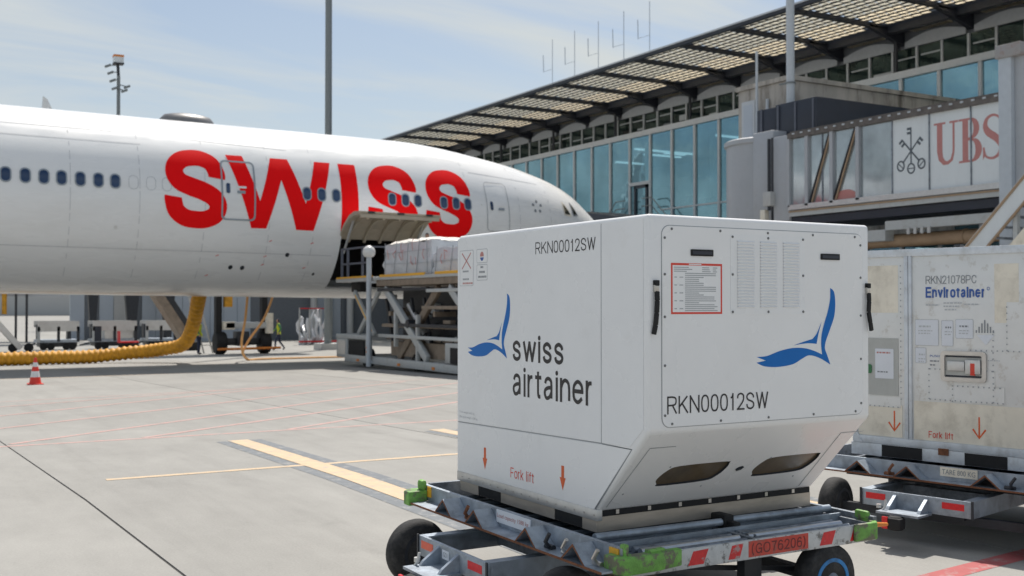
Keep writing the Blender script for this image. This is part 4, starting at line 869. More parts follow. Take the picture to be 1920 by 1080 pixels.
for u in (.40, 1.165):
    mb = MB(); mb.flat(E_, stroke([(u, .855), (u, .70)], .014), off=-.0085); mb.flat(E_, stroke([(u-.055, .765), (u, .70), (u+.055, .765)], .015), off=-.0083); mb.build('forklift_arrow', 'arrow', env)
glyphs('fork_lift_lettering', 'Fork lift', 'redp', env, (XL+.011, YF-.72, .672), -Y_, Z_, .22, .05, off=.003, s=.13)
for k, (x, z) in enumerate(((1.02, 1.255), )):
    mb = MB(); mb.flat(E_, rrect(.84, 1.235, 1.11, 1.335, .03), d=.022, off=-.011, holes=[rrect(.875, 1.20, 1.14, 1.305, .015)]); hd = mb.build('handle_surround', 'steel', env, bevel=.003)
    mb = MB(); mb.flat(E_, rrect(.87, 1.205, 1.135, 1.31, .015), d=.002, off=-.009); mb.build('handle_recess', 'greyplate', hd)
    mb = MB(); mb.box(XL-.012, XL+.004, YF-1.05, YF-.90, 1.19, 1.26); mb.box(XL-.02, XL+.0, YF-1.19, YF-1.06, 1.17, 1.275); mb.build('door_handle', 'alu', hd, bevel=.004)
    mb = MB(); mb.box(XL-.022, XL-.004, YF-1.145, YF-1.105, 1.16, 1.25); mb.build('seal_tag', 'redp', hd, bevel=.004)
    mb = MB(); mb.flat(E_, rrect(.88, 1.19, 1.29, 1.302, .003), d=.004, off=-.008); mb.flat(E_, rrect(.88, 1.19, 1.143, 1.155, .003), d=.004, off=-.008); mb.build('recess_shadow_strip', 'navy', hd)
text('small_lettering', 'PUSH', 'eblue', env, (XL+.011, YF-.735, 1.285), -Y_, Z_, .085, .016, off=.0015)
eprint(env, .735, 1.25, .08, .01); eprint(env, .735, 1.22, .05, .01); eprint(env, 1.24, 1.27, .10, .008, 'faint')
mb = MB(); mb.flat(E_, [(1.13, .72), (1.55, .66), (1.62, .70), (1.62, .8), (1.58, .72)], d=.01, off=-.004)
# base with two dark fork pockets
mb = MB(); mb.box(XL-.002, XR, YS-.02, YF+.02, .49, .588); eb = mb.build('base_frame', 'envfr', env, bevel=.004)
for y0, y1 in ((5.60, 5.98), (4.86, 5.22)):
    mb = MB(); mb.box(XL-.006, XL-.0025, y0, y1, .493, .584); mb.build('fork_pocket', 'black', eb)
mb = MB(); mb.box(XL-.012, XL-.002, 5.36, 5.45, .55, .60); mb.build('base_latch', 'rust', eb)
mb = MB(); mb.box(XL+.1, XL+.16, 5.3, 5.36, ZT-.02, ZT+.012); mb.build('roof_bolt', 'dark', env)
for tri in ([(0, ZB-.01), (.10, ZB-.01), (0, ZB+.12)], [(YF-YS-.09, ZB-.01), (YF-YS+.03, ZB-.01), (YF-YS+.13, ZB+.13)], [(W2-.12, ZT-.02), (W2, ZT-.02), (W2, ZT-.16)]):
    mb = MB(); mb.flat(E_, tri, d=.02, off=-.012); mb.build('corner_gusset', 'envfr', env)
TURN = R(12.5)
env.location = (7.075, 4.852, .49); env.rotation_euler = (0, 0, TURN); env.scale = (1, .87, 1)
d2 = copy_tree(dolly); d2['label'] = 'galvanised cargo dolly carrying the grey Envirotainer container, coupled behind the other dolly'
off = Vector((3.95-3.25-.16, 5.3-4.697+.06, 0)); off.rotate(Matrix.Rotation(TURN, 3, 'Z').to_quaternion())
d2.location = Vector((7.08, 4.67, 0))+off; d2.rotation_euler = (0, 0, TURN)
# the rear dolly wears no green paint or red chevrons, and has its own tare plate
bpy.context.view_layer.update()
def walk(o):
    for c in o.children: yield c; yield from walk(c)
for c in list(walk(d2)):
    b = c.name.split('.')[0]
    if b in ('plate_lettering', 'number_lettering', 'red_chevron', 'number_plate', 'yellow_tape', 'load_plate', 'unit_plate', 'corner_bumper', 'tow_coupling', 'orange_lever'):
        if b == 'corner_bumper': 
            me = c.data.copy(); me.materials[0] = M['galvd']; c.data = me
        else: bpy.data.objects.remove(c)
    elif b == 'reflector':
        me = c.data.copy(); me.materials[0] = M['refl_red']; c.data = me
fb2 = [c for c in d2.children if c.name.startswith('end_beam')][0]
_rp[d2.name] = (3.95, 5.3, 0)
mb = MB(); mb.box(3.048, 3.0548, 5.00, 5.27, .458, .522); tp = mb.build('tare_plate', 'cream', fb2)
text('plate_lettering', 'TARE 800 KG', 'grey_ink', tp, (3.048, 5.255, .472), -Y_, Z_, .24, .036, off=.001)
# ------------------------------------------------------------------ cargo loader at the open hold
ld = thing('cargo_loader', 'grey scissor-lift cargo loader raised to the open hold of the airliner', 'cargo loader', (15.4, 31, gz(31)))
X0, X1 = 13.9, 17.0
mb = MB()
for x in (X0+.1, X1-.1): mb.box(x-.12, x+.12, 24.5, 35.2, -.22, .02)
for y in (24.6, 27.6, 33.0, 35.1): mb.box(X0+.2, X1-.2, y-.1, y+.1, -.2, 0)
mb.build('base_frame', 'loader', ld, bevel=.02)
mb = MB(); mb.box(X0-.02, X0+.9, 33.1, 36.0, .55, .70); mb.box(X0, X0+.8, 35.0, 36.0, -.1, .55); mb.box(X0, X0+.12, 33.1, 33.4, -.2, .7); mb.build('front_cabinet', 'loader', ld, bevel=.015)
mb = MB(); mb.box(X0-.012, X0-.002, 35.15, 35.85, 0, .48); mb.build('cabinet_door', 'alu', ld)
mb = MB(); mb.box(X0-.013, X0+.02, 33.5, 34.85, -.15, .5); mb.build('cabinet_opening', 'black', ld)
mb = MB(); mb.box(X0-.03, X0+1, 24.3, 27.55, .05, .62); mb.build('engine_housing', 'loader', ld, bevel=.03)
mb = MB(); mb.box(X0-.04, X0-.032, 24.6, 27.2, .05, .5); mb.build('housing_opening', 'black', ld)
for y in (25.4, 30.2, 34.2):
    for x in (X0+.45, X1-.45):
        mb = MB(); mb.lathe((x-.15, y, gz(y)+.32), (1, 0, 0), [(0, .2), (.02, .3), (.08, .32), (.22, .32), (.28, .3), (.3, .2)], 20); mb.build('wheel', 'tyre', ld, smooth=True)
for x, s in ((X0+.12, 1), (X1-.15, 1)):
    mb = MB(); mb.bar((x, 32.0, 2.22), (x, 28.95, .08), .14, .26); mb.build('scissor_arm', 'loader', ld, bevel=.02)
    mb = MB(); mb.bar((x+.18, 28.55, 2.2), (x+.18, 31.35, .03), .14, .26); mb.build('scissor_arm', 'loaderd', ld, bevel=.02)
    mb = MB(); mb.bar((x, 27.5, 2.2), (x, 24.6, .1), .14, .24); mb.build('scissor_arm', 'loader', ld, bevel=.02)
    mb = MB(); mb.bar((x+.18, 24.6, 2.2), (x+.18, 27.4, .1), .14, .24); mb.build('scissor_arm', 'loaderd', ld, bevel=.02)
    mb = MB(); mb.cyl((x-.1, 30.2, 1.12), (x+.3, 30.2, 1.12), .13, n=14); mb.build('pivot_pin', 'dark', ld)
    mb = MB(); mb.bar((x+.05, 34.75, 2.15), (x+.05, 33.0, .72), .10, .16); mb.build('scissor_arm', 'loader', ld, bevel=.012)
    mb = MB(); mb.bar((x+.2, 33.0, 2.15), (x+.2, 34.75, .72), .10, .16); mb.build('scissor_arm', 'loader', ld, bevel=.012)
    mb = MB(); mb.bar((x-.005, 34.6, 2.03), (x-.005, 33.15, .85), .012, .05); mb.build('hazard_stripe', 'yel', ld)
    mb = MB(); mb.cyl((x+.3, 29.0, .2), (x+.3, 30.9, 1.7), .09, n=12); mb.build('hydraulic_ram', 'alu', ld, smooth=True)
mb = MB()
for y in (28.7, 31.9, 27.0, 25.0): mb.box(X0+.2, X1-.2, y-.07, y+.07, 1.35, 1.5)
mb.box(X0+.15, X0+.3, 24.5, 32.4, 1.0, 1.1); mb.box(X0+.5, X0+.62, 24.5, 32.8, .58, .68); mb.box(X0+.3, X1-.3, 28.0, 32.0, .1, .55)
mb.build('inner_frame', 'loaderd', ld)
for y, z0, z1 in ((26.4, .0, 1.4), (29.6, .0, 1.4), (31.2, .4, 1.5)): mb = MB(); mb.box(X0+.05, X0+.17, y-.06, y+.06, z0, z1); mb.build('upright', 'loader', ld, bevel=.01)
for y0, y1, z, mm in ((24.5, 29.2, 1.62, 'loaderd'), (24.5, 30.9, 1.08, 'dark'), (26.8, 32.4, .72, 'loader'), (24.6, 28.9, 2.12, 'loader'), (28.9, 32.5, 2.18, 'dark')): mb = MB(); mb.box(X0+.03, X0+.15, y0, y1, z-.05, z+.05); mb.build('side_rail', mm, ld, bevel=.008)
for y in (25.2, 26.1, 29.1, 30.0, 31.9): mb = MB(); mb.bar((X0+.4, y, .1), (X0+.4, y+.7, 1.9), .08, .12); mb.build('brace', 'loaderd' if y < 29 else 'dark', ld)
mb = MB(); mb.box(X0+.9, X0+1.0, 24.6, 32.4, .1, 2.25); mb.build('centre_panel', 'dark', ld)
r_ = random.Random(5)
for k in range(30):
    y = r_.uniform(24.8, 32.6); z = r_.uniform(.1, 1.9); x = r_.uniform(X0+.2, X0+.85); s = r_.uniform(.05, .16)
    mb = MB(); mb.box(x, x+r_.uniform(.1, .5), y, y+r_.uniform(.1, .5), z, z+s*2); mb.build('machinery_block', r_.choice(['loader', 'loaderd', 'dark', 'loader']), ld, bevel=.01)
for k in range(9):
    y = r_.uniform(25, 32); z = r_.uniform(.5, 1.7); p = [(X0+.3+.1*math.sin(i+k), y+i*.18, z+.25*math.sin(i*.8+k)) for i in range(5)]
    mb = MB(); mb.tube(smooth_path(p, 4), .025, 6); mb.build('hydraulic_hose', 'black', ld)
mb = MB(); mb.box(X0+.02, X1-.02, 24.2, 32.55, 2.30, 2.50); mb.build('platform_frame', 'loaderd', ld, bevel=.015)
mb = MB(); mb.box(X0-.02, X0+.12, 24.2, 32.6, 2.50, 2.60); mb.box(X1-.12, X1+.02, 24.2, 32.6, 2.50, 2.60); mb.build('platform_edge', 'loader', ld, bevel=.01)
for y0, y1, mm in ((28.9, 32.2, 'yel'), (26.2, 28.2, 'yel'), (24.3, 25.8, 'yel')):
    mb = MB(); mb.box(X0-.03, X0+.02, y0, y1, 2.58, 2.66); mb.build('side_guide', mm, ld, bevel=.01)
for y in np.arange(24.5, 32.4, .55):
    mb = MB(); mb.cyl((X0+.15, y, 2.54), (X1-.15, y, 2.54), .05, n=10); mb.build('platform_roller', 'roller', ld, smooth=True)
mb = MB(); mb.box(X0, X1, 32.75, 36.1, 2.48, 2.62); mb.build('bridge_platform', 'loader', ld, bevel=.02)
mb = MB(); mb.box(X0-.015, X0, 32.8, 36.0, 2.60, 2.66); mb.build('platform_edge', 'yel', ld)
mb = MB(); mb.box(X0+.3, X0+.6, 34.6, 35.4, 2.15, 2.48); mb.build('control_box', 'black', ld, bevel=.02)
for y in (33.3, 33.75, 35.05, 35.6): mb = MB(); mb.bar((X0+.04, y, 2.6), (X0+.04, y, 3.64), .07, .07); mb.build('rail_post', 'railg', ld)
for z in (3.1, 3.62): mb = MB(); mb.bar((X0+.04, 33.25, z), (X0+.04, 35.65, z), .06, .06); mb.build('guard_rail', 'railg', ld)
mb = MB(); mb.bar((X0+.04, 33.3, 3.62), (X0+.9, 33.3, 3.62), .05, .05); mb.bar((X0+.9, 33.3, 2.6), (X0+.9, 33.3, 3.62), .05, .05); mb.build('guard_rail', 'railg', ld)
mb = MB(); mb.bar((X1-.04, 33.3, 3.62), (X1-.04, 35.6, 3.62), .05, .05); mb.bar((X1-.04, 33.3, 2.6), (X1-.04, 33.3, 3.62), .05, .05); mb.build('guard_rail', 'railg', ld)
mb = MB(); mb.cyl((X0-.12, 32.83, -.3), (X0-.12, 32.83, 3.3), .085, n=14); mb.box(X0-.14, X0+.1, 32.76, 32.9, -.2, -.1); mb.box(X0-.14, X0+.1, 32.78, 32.88, 2.4, 2.48); pst = mb.build('lamp_post', 'mastw', ld, smooth=True)
mb = MB(); mb.lathe((X0-.12, 32.83, 3.24), (0, 0, 1), [(0, .06), (.02, .15), (.1, .2), (.2, .21), (.3, .17), (.37, .08), (.39, .02)], 20); mb.build('round_lamp', 'lens', pst, smooth=True)
for z in (.32, .18): mb = MB(); mb.cyl((X0-.21, 32.83, z), (X0-.205, 32.83, z), .03, n=8); mb.build('orange_marker', 'orange', pst)
for y in (28.2, 30.6, 33.9): mb = MB(); mb.box(X0-.04, X0-.02, y, y+.18, -.18, -.1); mb.build('orange_marker', 'orange', ld)

def pallet(name, label, y0, y1, z1, top, seed):
    t = thing(name, label, 'cargo pallet', (15.5, (y0+y1)/2, 2.6), 'wrapped pallets on the cargo loader')
    r = random.Random(seed); x0, x1, z0 = 14.1, 16.7, 2.64
    n = 10; bm = bmesh.new(); bmesh.ops.create_cube(bm, size=1); bmesh.ops.subdivide_edges(bm, edges=bm.edges[:], cuts=n, use_grid_fill=True)
    mb = MB(); bm.verts.index_update(); vs = []
    for v in bm.verts:
        p = v.co; b = .03*math.sin(p.y*19+seed)*math.sin(p.z*11)+r.uniform(-.02, .02); s = 1-.05*max(0, p.z)*2
        vs.append((x0+(p.x*s+.5)*(x1-x0)+b*(1 if p.x > 0 else -1)*(abs(p.x) > .49), y0+(p.y*s+.5)*(y1-y0)+b*(1 if p.y > 0 else -1)*(abs(p.y) > .49), z0+(p.z+.5)*(z1-z0-.06)+(r.uniform(-.03, .05) if p.z > .49 else 0)))
    mb.add(vs, [[v.index for v in f.verts] for f in bm.faces]); bm.free(); mb.build('wrapped_load', 'wrap', t, smooth=True, ang=60)
    mb = MB(); mb.box(x0-.03, x1+.03, y0-.03, y1+.03, 2.6, 2.64); mb.build('pallet_base', 'alu', t)
    if top:
        k = 12; v = []
        for i in range(k+1):
            for j in range(k+1):
                u, w = i/k, j/k; e = min(u, 1-u, w, 1-w)*k
                v.append((x0+.04+u*(x1-x0-.08), y0+.04+w*(y1-y0-.08), z1+(.05+r.uniform(-.025, .03) if e >= 1 else -.06+r.uniform(-.02, .02))))
        mb = MB(); mb.add(v, [(i*(k+1)+j, (i+1)*(k+1)+j, (i+1)*(k+1)+j+1, i*(k+1)+j+1) for i in range(k) for j in range(k)]); mb.build('cover_sheet', 'wraptop', t, smooth=True)
    for i in range(int((y1-y0)/.8)+1):
        y = y0+.15+i*.8+r.uniform(-.12, .12); mb = MB(); mb.bar((x0-.045, y, 2.66), (x0-.005, y+r.uniform(-.15, .15), z1-.02), .012, .02, up=(1, 0, 0)); mb.build('net_strap', 'fine_print', t)
    for z in (2.95, 3.35):
        if z < z1-.1: mb = MB(); mb.bar((x0-.04, y0+.02, z), (x0-.03, y1-.05, z+r.uniform(-.06, .06)), .012, .02, up=(1, 0, 0)); mb.build('net_strap', 'fine_print', t)
    for q in range(9 if top else 3):
        y = r.uniform(y0+.2, y1-.3); z = r.uniform(z0+.1, z1-.3); mb = MB()
        mb.flat(((x0-.06, y, z), (0, -1, 0), (0, 0, 1)), stroke([(0, 0), (r.uniform(-.18, .18), r.uniform(.1, .3)), (r.uniform(-.2, .2), r.uniform(.2, .4))], .04), d=.002); mb.build('red_strap_mark', 'ubsred', t)
    return t
pallet('wrapped_pallet', 'tall plastic-wrapped cargo pallet with red marks next to the open hold', 28.9, 32.35, 3.68, True, 1)
pallet('wrapped_pallet', 'lower plastic-wrapped cargo pallet at the far end of the loader platform', 25.1, 28.75, 3.42, False, 4)

# ------------------------------------------------------------------ people
def person(label, loc, rot, pose, colors):
    """one skinned body; colors(z, |x|) picks the material by height and reach"""
    J = pose; names = list(J); E_l = [('pelvis', 'chest'), ('chest', 'neck'), ('neck', 'head'), ('head', 'crown')]
    for s in 'lr': E_l += [('chest', 'sh'+s), ('sh'+s, 'el'+s), ('el'+s, 'wr'+s), ('wr'+s, 'ha'+s), ('pelvis', 'hip'+s), ('hip'+s, 'kn'+s), ('kn'+s, 'an'+s), ('an'+s, 'to'+s)]
    rad = dict(pelvis=(.15, .11), chest=(.17, .11), neck=(.055, .055), head=(.085, .1), crown=(.06, .07), sh=(.075, .07), el=(.05, .05), wr=(.035, .03), ha=(.045, .025), hip=(.1, .1), kn=(.065, .065), an=(.045, .05), to=(.045, .035))
    me = bpy.data.meshes.new('person'); me.from_pydata([J[n] for n in names], [(names.index(a), names.index(b)) for a, b in E_l], [])
    o = bpy.data.objects.new('person', me); C.objects.link(o)
    md = o.modifiers.new('s', 'SKIN'); md.use_smooth_shade = True
    if not me.skin_vertices: me.skin_vertices.new()
    for i, n in enumerate(names):
        me.skin_vertices[0].data[i].radius = rad.get(n, rad.get(n[:-1])); me.skin_vertices[0].data[i].use_root = (n == 'pelvis')
    o.modifiers.new('u', 'SUBSURF').levels = 1
    bpy.context.view_layer.update()
    nm = bpy.data.meshes.new_from_object(o.evaluated_get(bpy.context.evaluated_depsgraph_get())); o.modifiers.clear(); o.data = nm; nm.name = 'person'
    ms = ['skin', 'trouser', 'vest', 'jacket', 'cap', 'boot']; nm.materials.clear()
    for q in ms: nm.materials.append(M[q])
    for f in nm.polygons: f.material_index = ms.index(colors(f.center)); f.use_smooth = True
    o.location = loc; o.rotation_euler = (0, 0, rot); tag(o, label, 'person')
    return o
walk_pose = dict(pelvis=(0, 0, .95), chest=(0, .03, 1.32), neck=(0, .05, 1.52), head=(0, .08, 1.63), crown=(0, .08, 1.73), shl=(-.17, .04, 1.44), ell=(-.25, -.08, 1.18), wrl=(-.24, .05, .96), hal=(-.22, .1, .88),
    shr=(.17, .04, 1.44), elr=(.25, .12, 1.2), wrr=(.22, .3, 1.05), har=(.2, .37, 1.02), hipl=(-.09, 0, .9), knl=(-.1, .2, .52), anl=(-.1, .22, .09), tol=(-.1, .36, .05), hipr=(.09, 0, .9), knr=(.1, -.02, .5), anr=(.1, -.3, .13), tor=(.1, -.2, .05))
stand_pose = dict(walk_pose); stand_pose.update(ell=(-.22, .0, 1.17), wrl=(-.22, .1, .95), hal=(-.21, .12, .86), elr=(.22, 0, 1.17), wrr=(.22, .1, .95), har=(.21, .12, .86), knl=(-.1, .02, .5), anl=(-.1, -.02, .08), tol=(-.1, .12, .04), knr=(.1, .02, .5), anr=(.1, -.02, .08), tor=(.1, .12, .04))
def vest_cols(c):
    if c.z > 1.66: return 'cap'
    if c.z > 1.49: return 'skin' if c.y > .06 else 'cap'
    if c.z < .1: return 'boot'
    if c.z < .9 and abs(c.x) < .17: return 'trouser'
    if abs(c.x) > .2: return 'jacket' if c.z > 1.0 else 'skin'
    return 'vest'
person('person in navy trousers and yellow vest walking below the forward fuselage', (18.9, 57.5, gz(57.5)), R(75), walk_pose, vest_cols)
person('person in dark clothes with a yellow vest standing beside the yellow hose bend', (13.43, 53, gz(53)), R(-120), stand_pose, vest_cols)
person('person with dark hair and green vest, only head and shoulders above the wrapped pallet', (17.0, 35.15, 2.55), R(150), stand_pose, vest_cols)

# ------------------------------------------------------------------ things on the apron under the jet
t = thing('traffic_cone', 'red and white striped traffic cone on the sunlit concrete in front of the yellow hose', 'traffic cone', (3.48, 29.9, gz(29.9)))
zb = gz(29.9); mb = MB(); mb.box(3.48-.18, 3.48+.18, 29.72, 30.08, zb, zb+.03); mb.build('base', 'cone_r', t, bevel=.01)
for i, (a, b) in enumerate(((.03, .19), (.19, .34), (.34, .45), (.45, .56), (.56, .68))):
    rr = lambda q: .145*(1-(q-.03)/.65)+.028*((q-.03)/.65); mb = MB(); mb.lathe((3.48, 29.9, zb), (0, 0, 1), [(a, rr(a)), (b, rr(b))], 20); mb.build('stripe_band', 'cone_w' if i % 2 else 'cone_r', t, smooth=True)
pts = smooth_path([(-9, 44.2, -.29), (-4, 44.3, -.29), (0, 44.3, -.29), (3.95, 44.3, -.30), (5.8, 44.4, -.29), (6.8, 44.45, -.30), (7.75, 44.5, -.25), (8.5, 44.2, -.16), (9.1, 43.8, -.10), (9.7, 43.1, .02), (10.02, 42.7, .10), (10.2, 42.3, .26), (10.28, 41.9, .58), (10.28, 41.2, 1.15), (10.22, 40.4, 1.9), (10.2, 39.9, 2.4)], 40)
# resample and corrugate
L_ = [0]
for a, b in zip(pts[:-1], pts[1:]): L_.append(L_[-1]+(b-a).length)
N_ = int(L_[-1]/.055); rs = []
for i in range(N_):
    s = i*L_[-1]/N_; k = min(len(L_)-2, max(0, np.searchsorted(L_, s)-1)); q = (s-L_[k])/max(1e-6, L_[k+1]-L_[k]); rs.append(pts[k].lerp(pts[k+1], min(1, q)))
mb = MB(); mb.tube(rs, [(.268 if i % 4 in (0, 1) else .225)*(1+.03*math.sin(i*.21)*math.sin(i*.057)) for i in range(N_)], 12)
tag(mb.build('air_hose', 'hose', None, smooth=True, ang=80), 'thick yellow corrugated air hose lying on the apron and rising to the airliner belly', 'air hose')
mb = MB(); mb.tube(smooth_path([(12.1, 40.5, 2.3), (12.15, 41, 1.2), (12.3, 42, .2), (12.8, 43, -.45), (13.6, 43.5, -.5), (16, 43.8, -.51), (19.5, 43.6, -.51)], 8), .05, 8)
tag(mb.build('power_cable', 'cable', None, smooth=True), 'orange ground power cable hanging in a loop from the belly and trailing right', 'cable')
mb = MB(); mb.tube(smooth_path([(13.15, 40.5, 2.3), (12.95, 41.2, 1.2), (12.6, 42, .35), (12.5, 42.6, -.2)], 8), .045, 8)
tag(mb.build('power_cable', 'cable', None, smooth=True), 'shorter orange cable slanting down from the belly beside the looped one', 'cable')

by = 53; zg = gz(by)
t = thing('bridge_drive_unit', 'black two-wheeled drive unit of a boarding bridge with orange bumper bar behind the jet', 'boarding bridge', (15.5, by, zg))
for x in (14.45, 16.65):
    mb = MB(); mb.lathe((x-.27, by, zg+.55), (1, 0, 0), [(0, .3), (.02, .5), (.1, .55), (.44, .55), (.52, .5), (.54, .3)], 24); w = mb.build('wheel', 'black', t, smooth=True)
mb = MB(); mb.bar((14.2, by, zg+.6), (16.9, by, zg+.6), .3, .35); mb.box(15.2, 15.8, by-.4, by+.4, zg+.4, zg+1.1); mb.build('axle_beam', 'dark', t, bevel=.03)
mb = MB(); mb.box(14.6, 16.7, by-.5, by+.5, zg+1.25, zg+1.55); mb.build('turntable', 'loader', t, bevel=.03)
for x in (14.35, 16.62): mb = MB(); mb.box(x-.14, x+.14, by-.2, by+.2, zg+.9, 6.2); mb.build('lift_column', 'black', t)
mb = MB(); mb.cyl((14.1, by-.9, zg+.27), (17.2, by-.9, zg+.3), .06, n=8); mb.build('bumper_bar', 'orange', t)
mb = MB(); mb.box(14.5, 15.05, by-.5, by-.1, zg+1.2, zg+1.6); mb.build('grey_box', 'cream', t, bevel=.02)
mb = MB(); mb.cyl((16.78, by-.4, zg+1.0), (16.78, by-.4, zg+2.0), .2, n=14); mb.build('cable_drum', 'cream', t, smooth=True)
mb = MB(); mb.box(14.6, 14.95, by-.4, by, zg+2.3, zg+3.1); mb.build('yellow_box', 'hose', t)
mb = MB(); mb.box(12, 19.5, by-1.4, by+1.6, 4.0, 6.4); mb.build('bridge_tunnel', 'wallblue', t)

def uld_dolly(label, x0, x1, y, box):
    z = gz(y); t = thing('rail_dolly', label, 'dolly', ((x0+x1)/2, y, z), 'empty dollies parked under the jet')
    mb = MB(); mb.box(x0, x1, y-.9, y+.9, z+.46, z+.62); mb.build('deck_frame', 'galv', t)
    mb = MB(); mb.box(x0+.15, x1-.1, y-.8, y+.8, z+.2, z+.46); mb.build('underframe', 'dark', t)
    mb = MB(); mb.box(x0+.1, x0+.22, y+.3, y+.8, z+.6, z+1.5); mb.box(x1-.5, x1-.3, y+.2, y+.8, z+.6, z+1.3); mb.build('inner_post', 'dark', t)
    mb = MB(); mb.box(x0, x1, y-.92, y-.86, z+1.12, z+1.72); mb.build('side_panel', 'alu', t)
    mb = MB(); mb.box(x0, x1, y+.86, y+.92, z+1.35, z+1.72); mb.build('side_panel', 'alu', t)
    for x in (x0+.06, (x0+x1)/2, x1-.06):
        mb = MB(); mb.box(x-.08, x+.08, y-.92, y-.84, z+.5, z+1.4); mb.build('post', 'dark' if x > x0+.1 else 'loader', t)
    for x in (x0+.35, x0+.75, x1-.7, x1-.35):
        mb = MB(); mb.lathe((x, y-.85, z+.22), (0, 1, 0), [(0, .12), (.02, .2), (.1, .22), (.16, .2), (.18, .1)], 16); mb.build('wheel', 'black', t)
    if box:
        mb = MB(); mb.box(x0+.7, x1-.15, y-.8, y+.8, z+.58, z+1.34); mb.build('crate', 'alu', t, bevel=.02)
        mb = MB(); mb.box(x0+.1, x0+.5, y-.93, y-.7, z+.5, z+1.4); mb.build('end_grille', 'navy', t)
    mb = MB(); mb.bar((x0, y, z+.4), (x0-.6, y, z+.25), .08, .08); mb.build('tow_bar', 'dark', t)
uld_dolly('empty rail dolly with open bays, leftmost under the fuselage', 8.15, 10.45, 70, False)
uld_dolly('rail dolly carrying a pale crate between two empty ones', 11.2, 13.75, 70, True)
uld_dolly('empty rail dolly partly hidden by the dark boarding stairs', 14.3, 16.1, 70, False)

t = thing('hand_cart', 'small low cart with red bars between the dollies and the yellow hose', 'cart', (12.6, 66, gz(66)))
zh = gz(66)
mb = MB(); mb.box(12.1, 13.2, 65.7, 66.3, zh+.42, zh+.5); mb.build('deck', 'refl_red', t)
mb = MB(); mb.box(12.1, 12.16, 65.7, 66.3, zh+.5, zh+1.1); mb.build('handle', 'refl_red', t)
for x in (12.25, 13.05): mb = MB(); mb.lathe((x, 65.7, zh+.2), (0, 1, 0), [(0, .1), (.03, .19), (.12, .19), (.15, .1)], 12); mb.build('wheel', 'black', t)
t = thing('boarding_stairs', 'dark brown covered boarding stairs slanting down behind the yellow hose', 'stairs', (14, 62, gz(62)))
zs = gz(62)
mb = MB(); mb.bar((13.0, 62, 2.9), (15.15, 62, zs+.35), 1.3, .5); mb.build('stair_flight', 'loaderd', t)
for dy in (-.66, .66): mb = MB(); mb.bar((13.3, 62+dy, 3.1), (15.4, 62+dy, zs+.7), .05, .3); mb.build('stringer', 'dark', t)
mb = MB(); mb.box(14.9, 15.6, 61.3, 62.7, zs, zs+.5); mb.build('wheel_base', 'black', t, bevel=.05)
t = thing('service_ladder', 'thin grey access ladder leaning beside the standing person behind the hose', 'ladder', (14.1, 55, gz(55)))
za = gz(55)
for s in (0, .45):
    mb = MB(); mb.bar((13.2+s, 55, 3.0), (14.2+s, 55, za), .05, .08); mb.build('rail', 'alu', t)
for i in range(9):
    q = i/9; mb = MB(); mb.bar((13.2+q, 55, 3.0+(za-3)*q), (13.65+q, 55, 3.0+(za-3)*q), .04, .04); mb.build('rung', 'alu', t)
t = thing('bridge_stairs', 'steep grey service stairs with yellow post at the left edge under the fuselage', 'stairs', (5.2, 66, gz(66)))
zz_ = gz(66)
for dy in (-.4, .4): mb = MB(); mb.bar((4.2, 66+dy, 2.6), (6.9, 66+dy, zz_+.2), .06, .3); mb.build('stringer', 'alu', t)
for i in range(10): q = (i+.5)/10; mb = MB(); mb.box(4.2+2.7*q-.13, 4.2+2.7*q+.13, 65.6, 66.4, 2.6+(zz_-2.4)*q-.02, 2.6+(zz_-2.4)*q+.02); mb.build('tread', 'galvd', t)
mb = MB(); mb.cyl((6.1, 66.2, 1.2), (6.1, 66.2, 4), .13, n=10); mb.build('yellow_post', 'hose', t)
for x in (6.7, 7.25): mb = MB(); mb.bar((x, 66.3, zz_+.5), (x, 66.3, 4.2), .12, .12); mb.build('support_post', 'dark', t)
for x in (6.5, 7.3): mb = MB(); mb.lathe((x, 65.6, zz_+.25), (0, 1, 0), [(0, .15), (.03, .25), (.15, .25), (.18, .15)], 14); mb.build('wheel', 'black', t)
mb = MB(); mb.box(3.6, 9.2, 66.5, 68.5, 2.2, 3.6); mb.build('bridge_cab', 'bridge', t)

t = thing('covered_equipment', 'white sheeted equipment frames standing in front of the dark hangar opening', 'equipment', (25.2, 70, gz(70)))
zq = gz(70); r_ = random.Random(9)
for i in range(7):
    x = 24.4+.28*i; hgt = r_.uniform(1.4, 2.5); mb = MB(); k = [(x+r_.uniform(-.1, .1), 70+r_.uniform(-.4, .4), zq+hgt*j/4) for j in range(5)]
    mb.tube(k, [.16, .13, .10, .14, .07], 7); mb.build('white_sheet', 'wrap', t, smooth=True)
for x in (24.3, 25.0, 25.8, 26.4): mb = MB(); mb.bar((x, 69.7, zq), (x, 69.7, zq+2.5), .07, .07); mb.build('frame_post', 'alu', t)
mb = MB(); mb.bar((24.3, 69.7, zq+2.45), (26.4, 69.7, zq+2.45), .07, .07); mb.build('frame_bar', 'refl_red', t)
mb = MB(); mb.bar((24.2, 69.5, zq+.25), (27, 69.5, zq+.25), .08, .1); mb.build('frame_bar', 'refl_red', t)

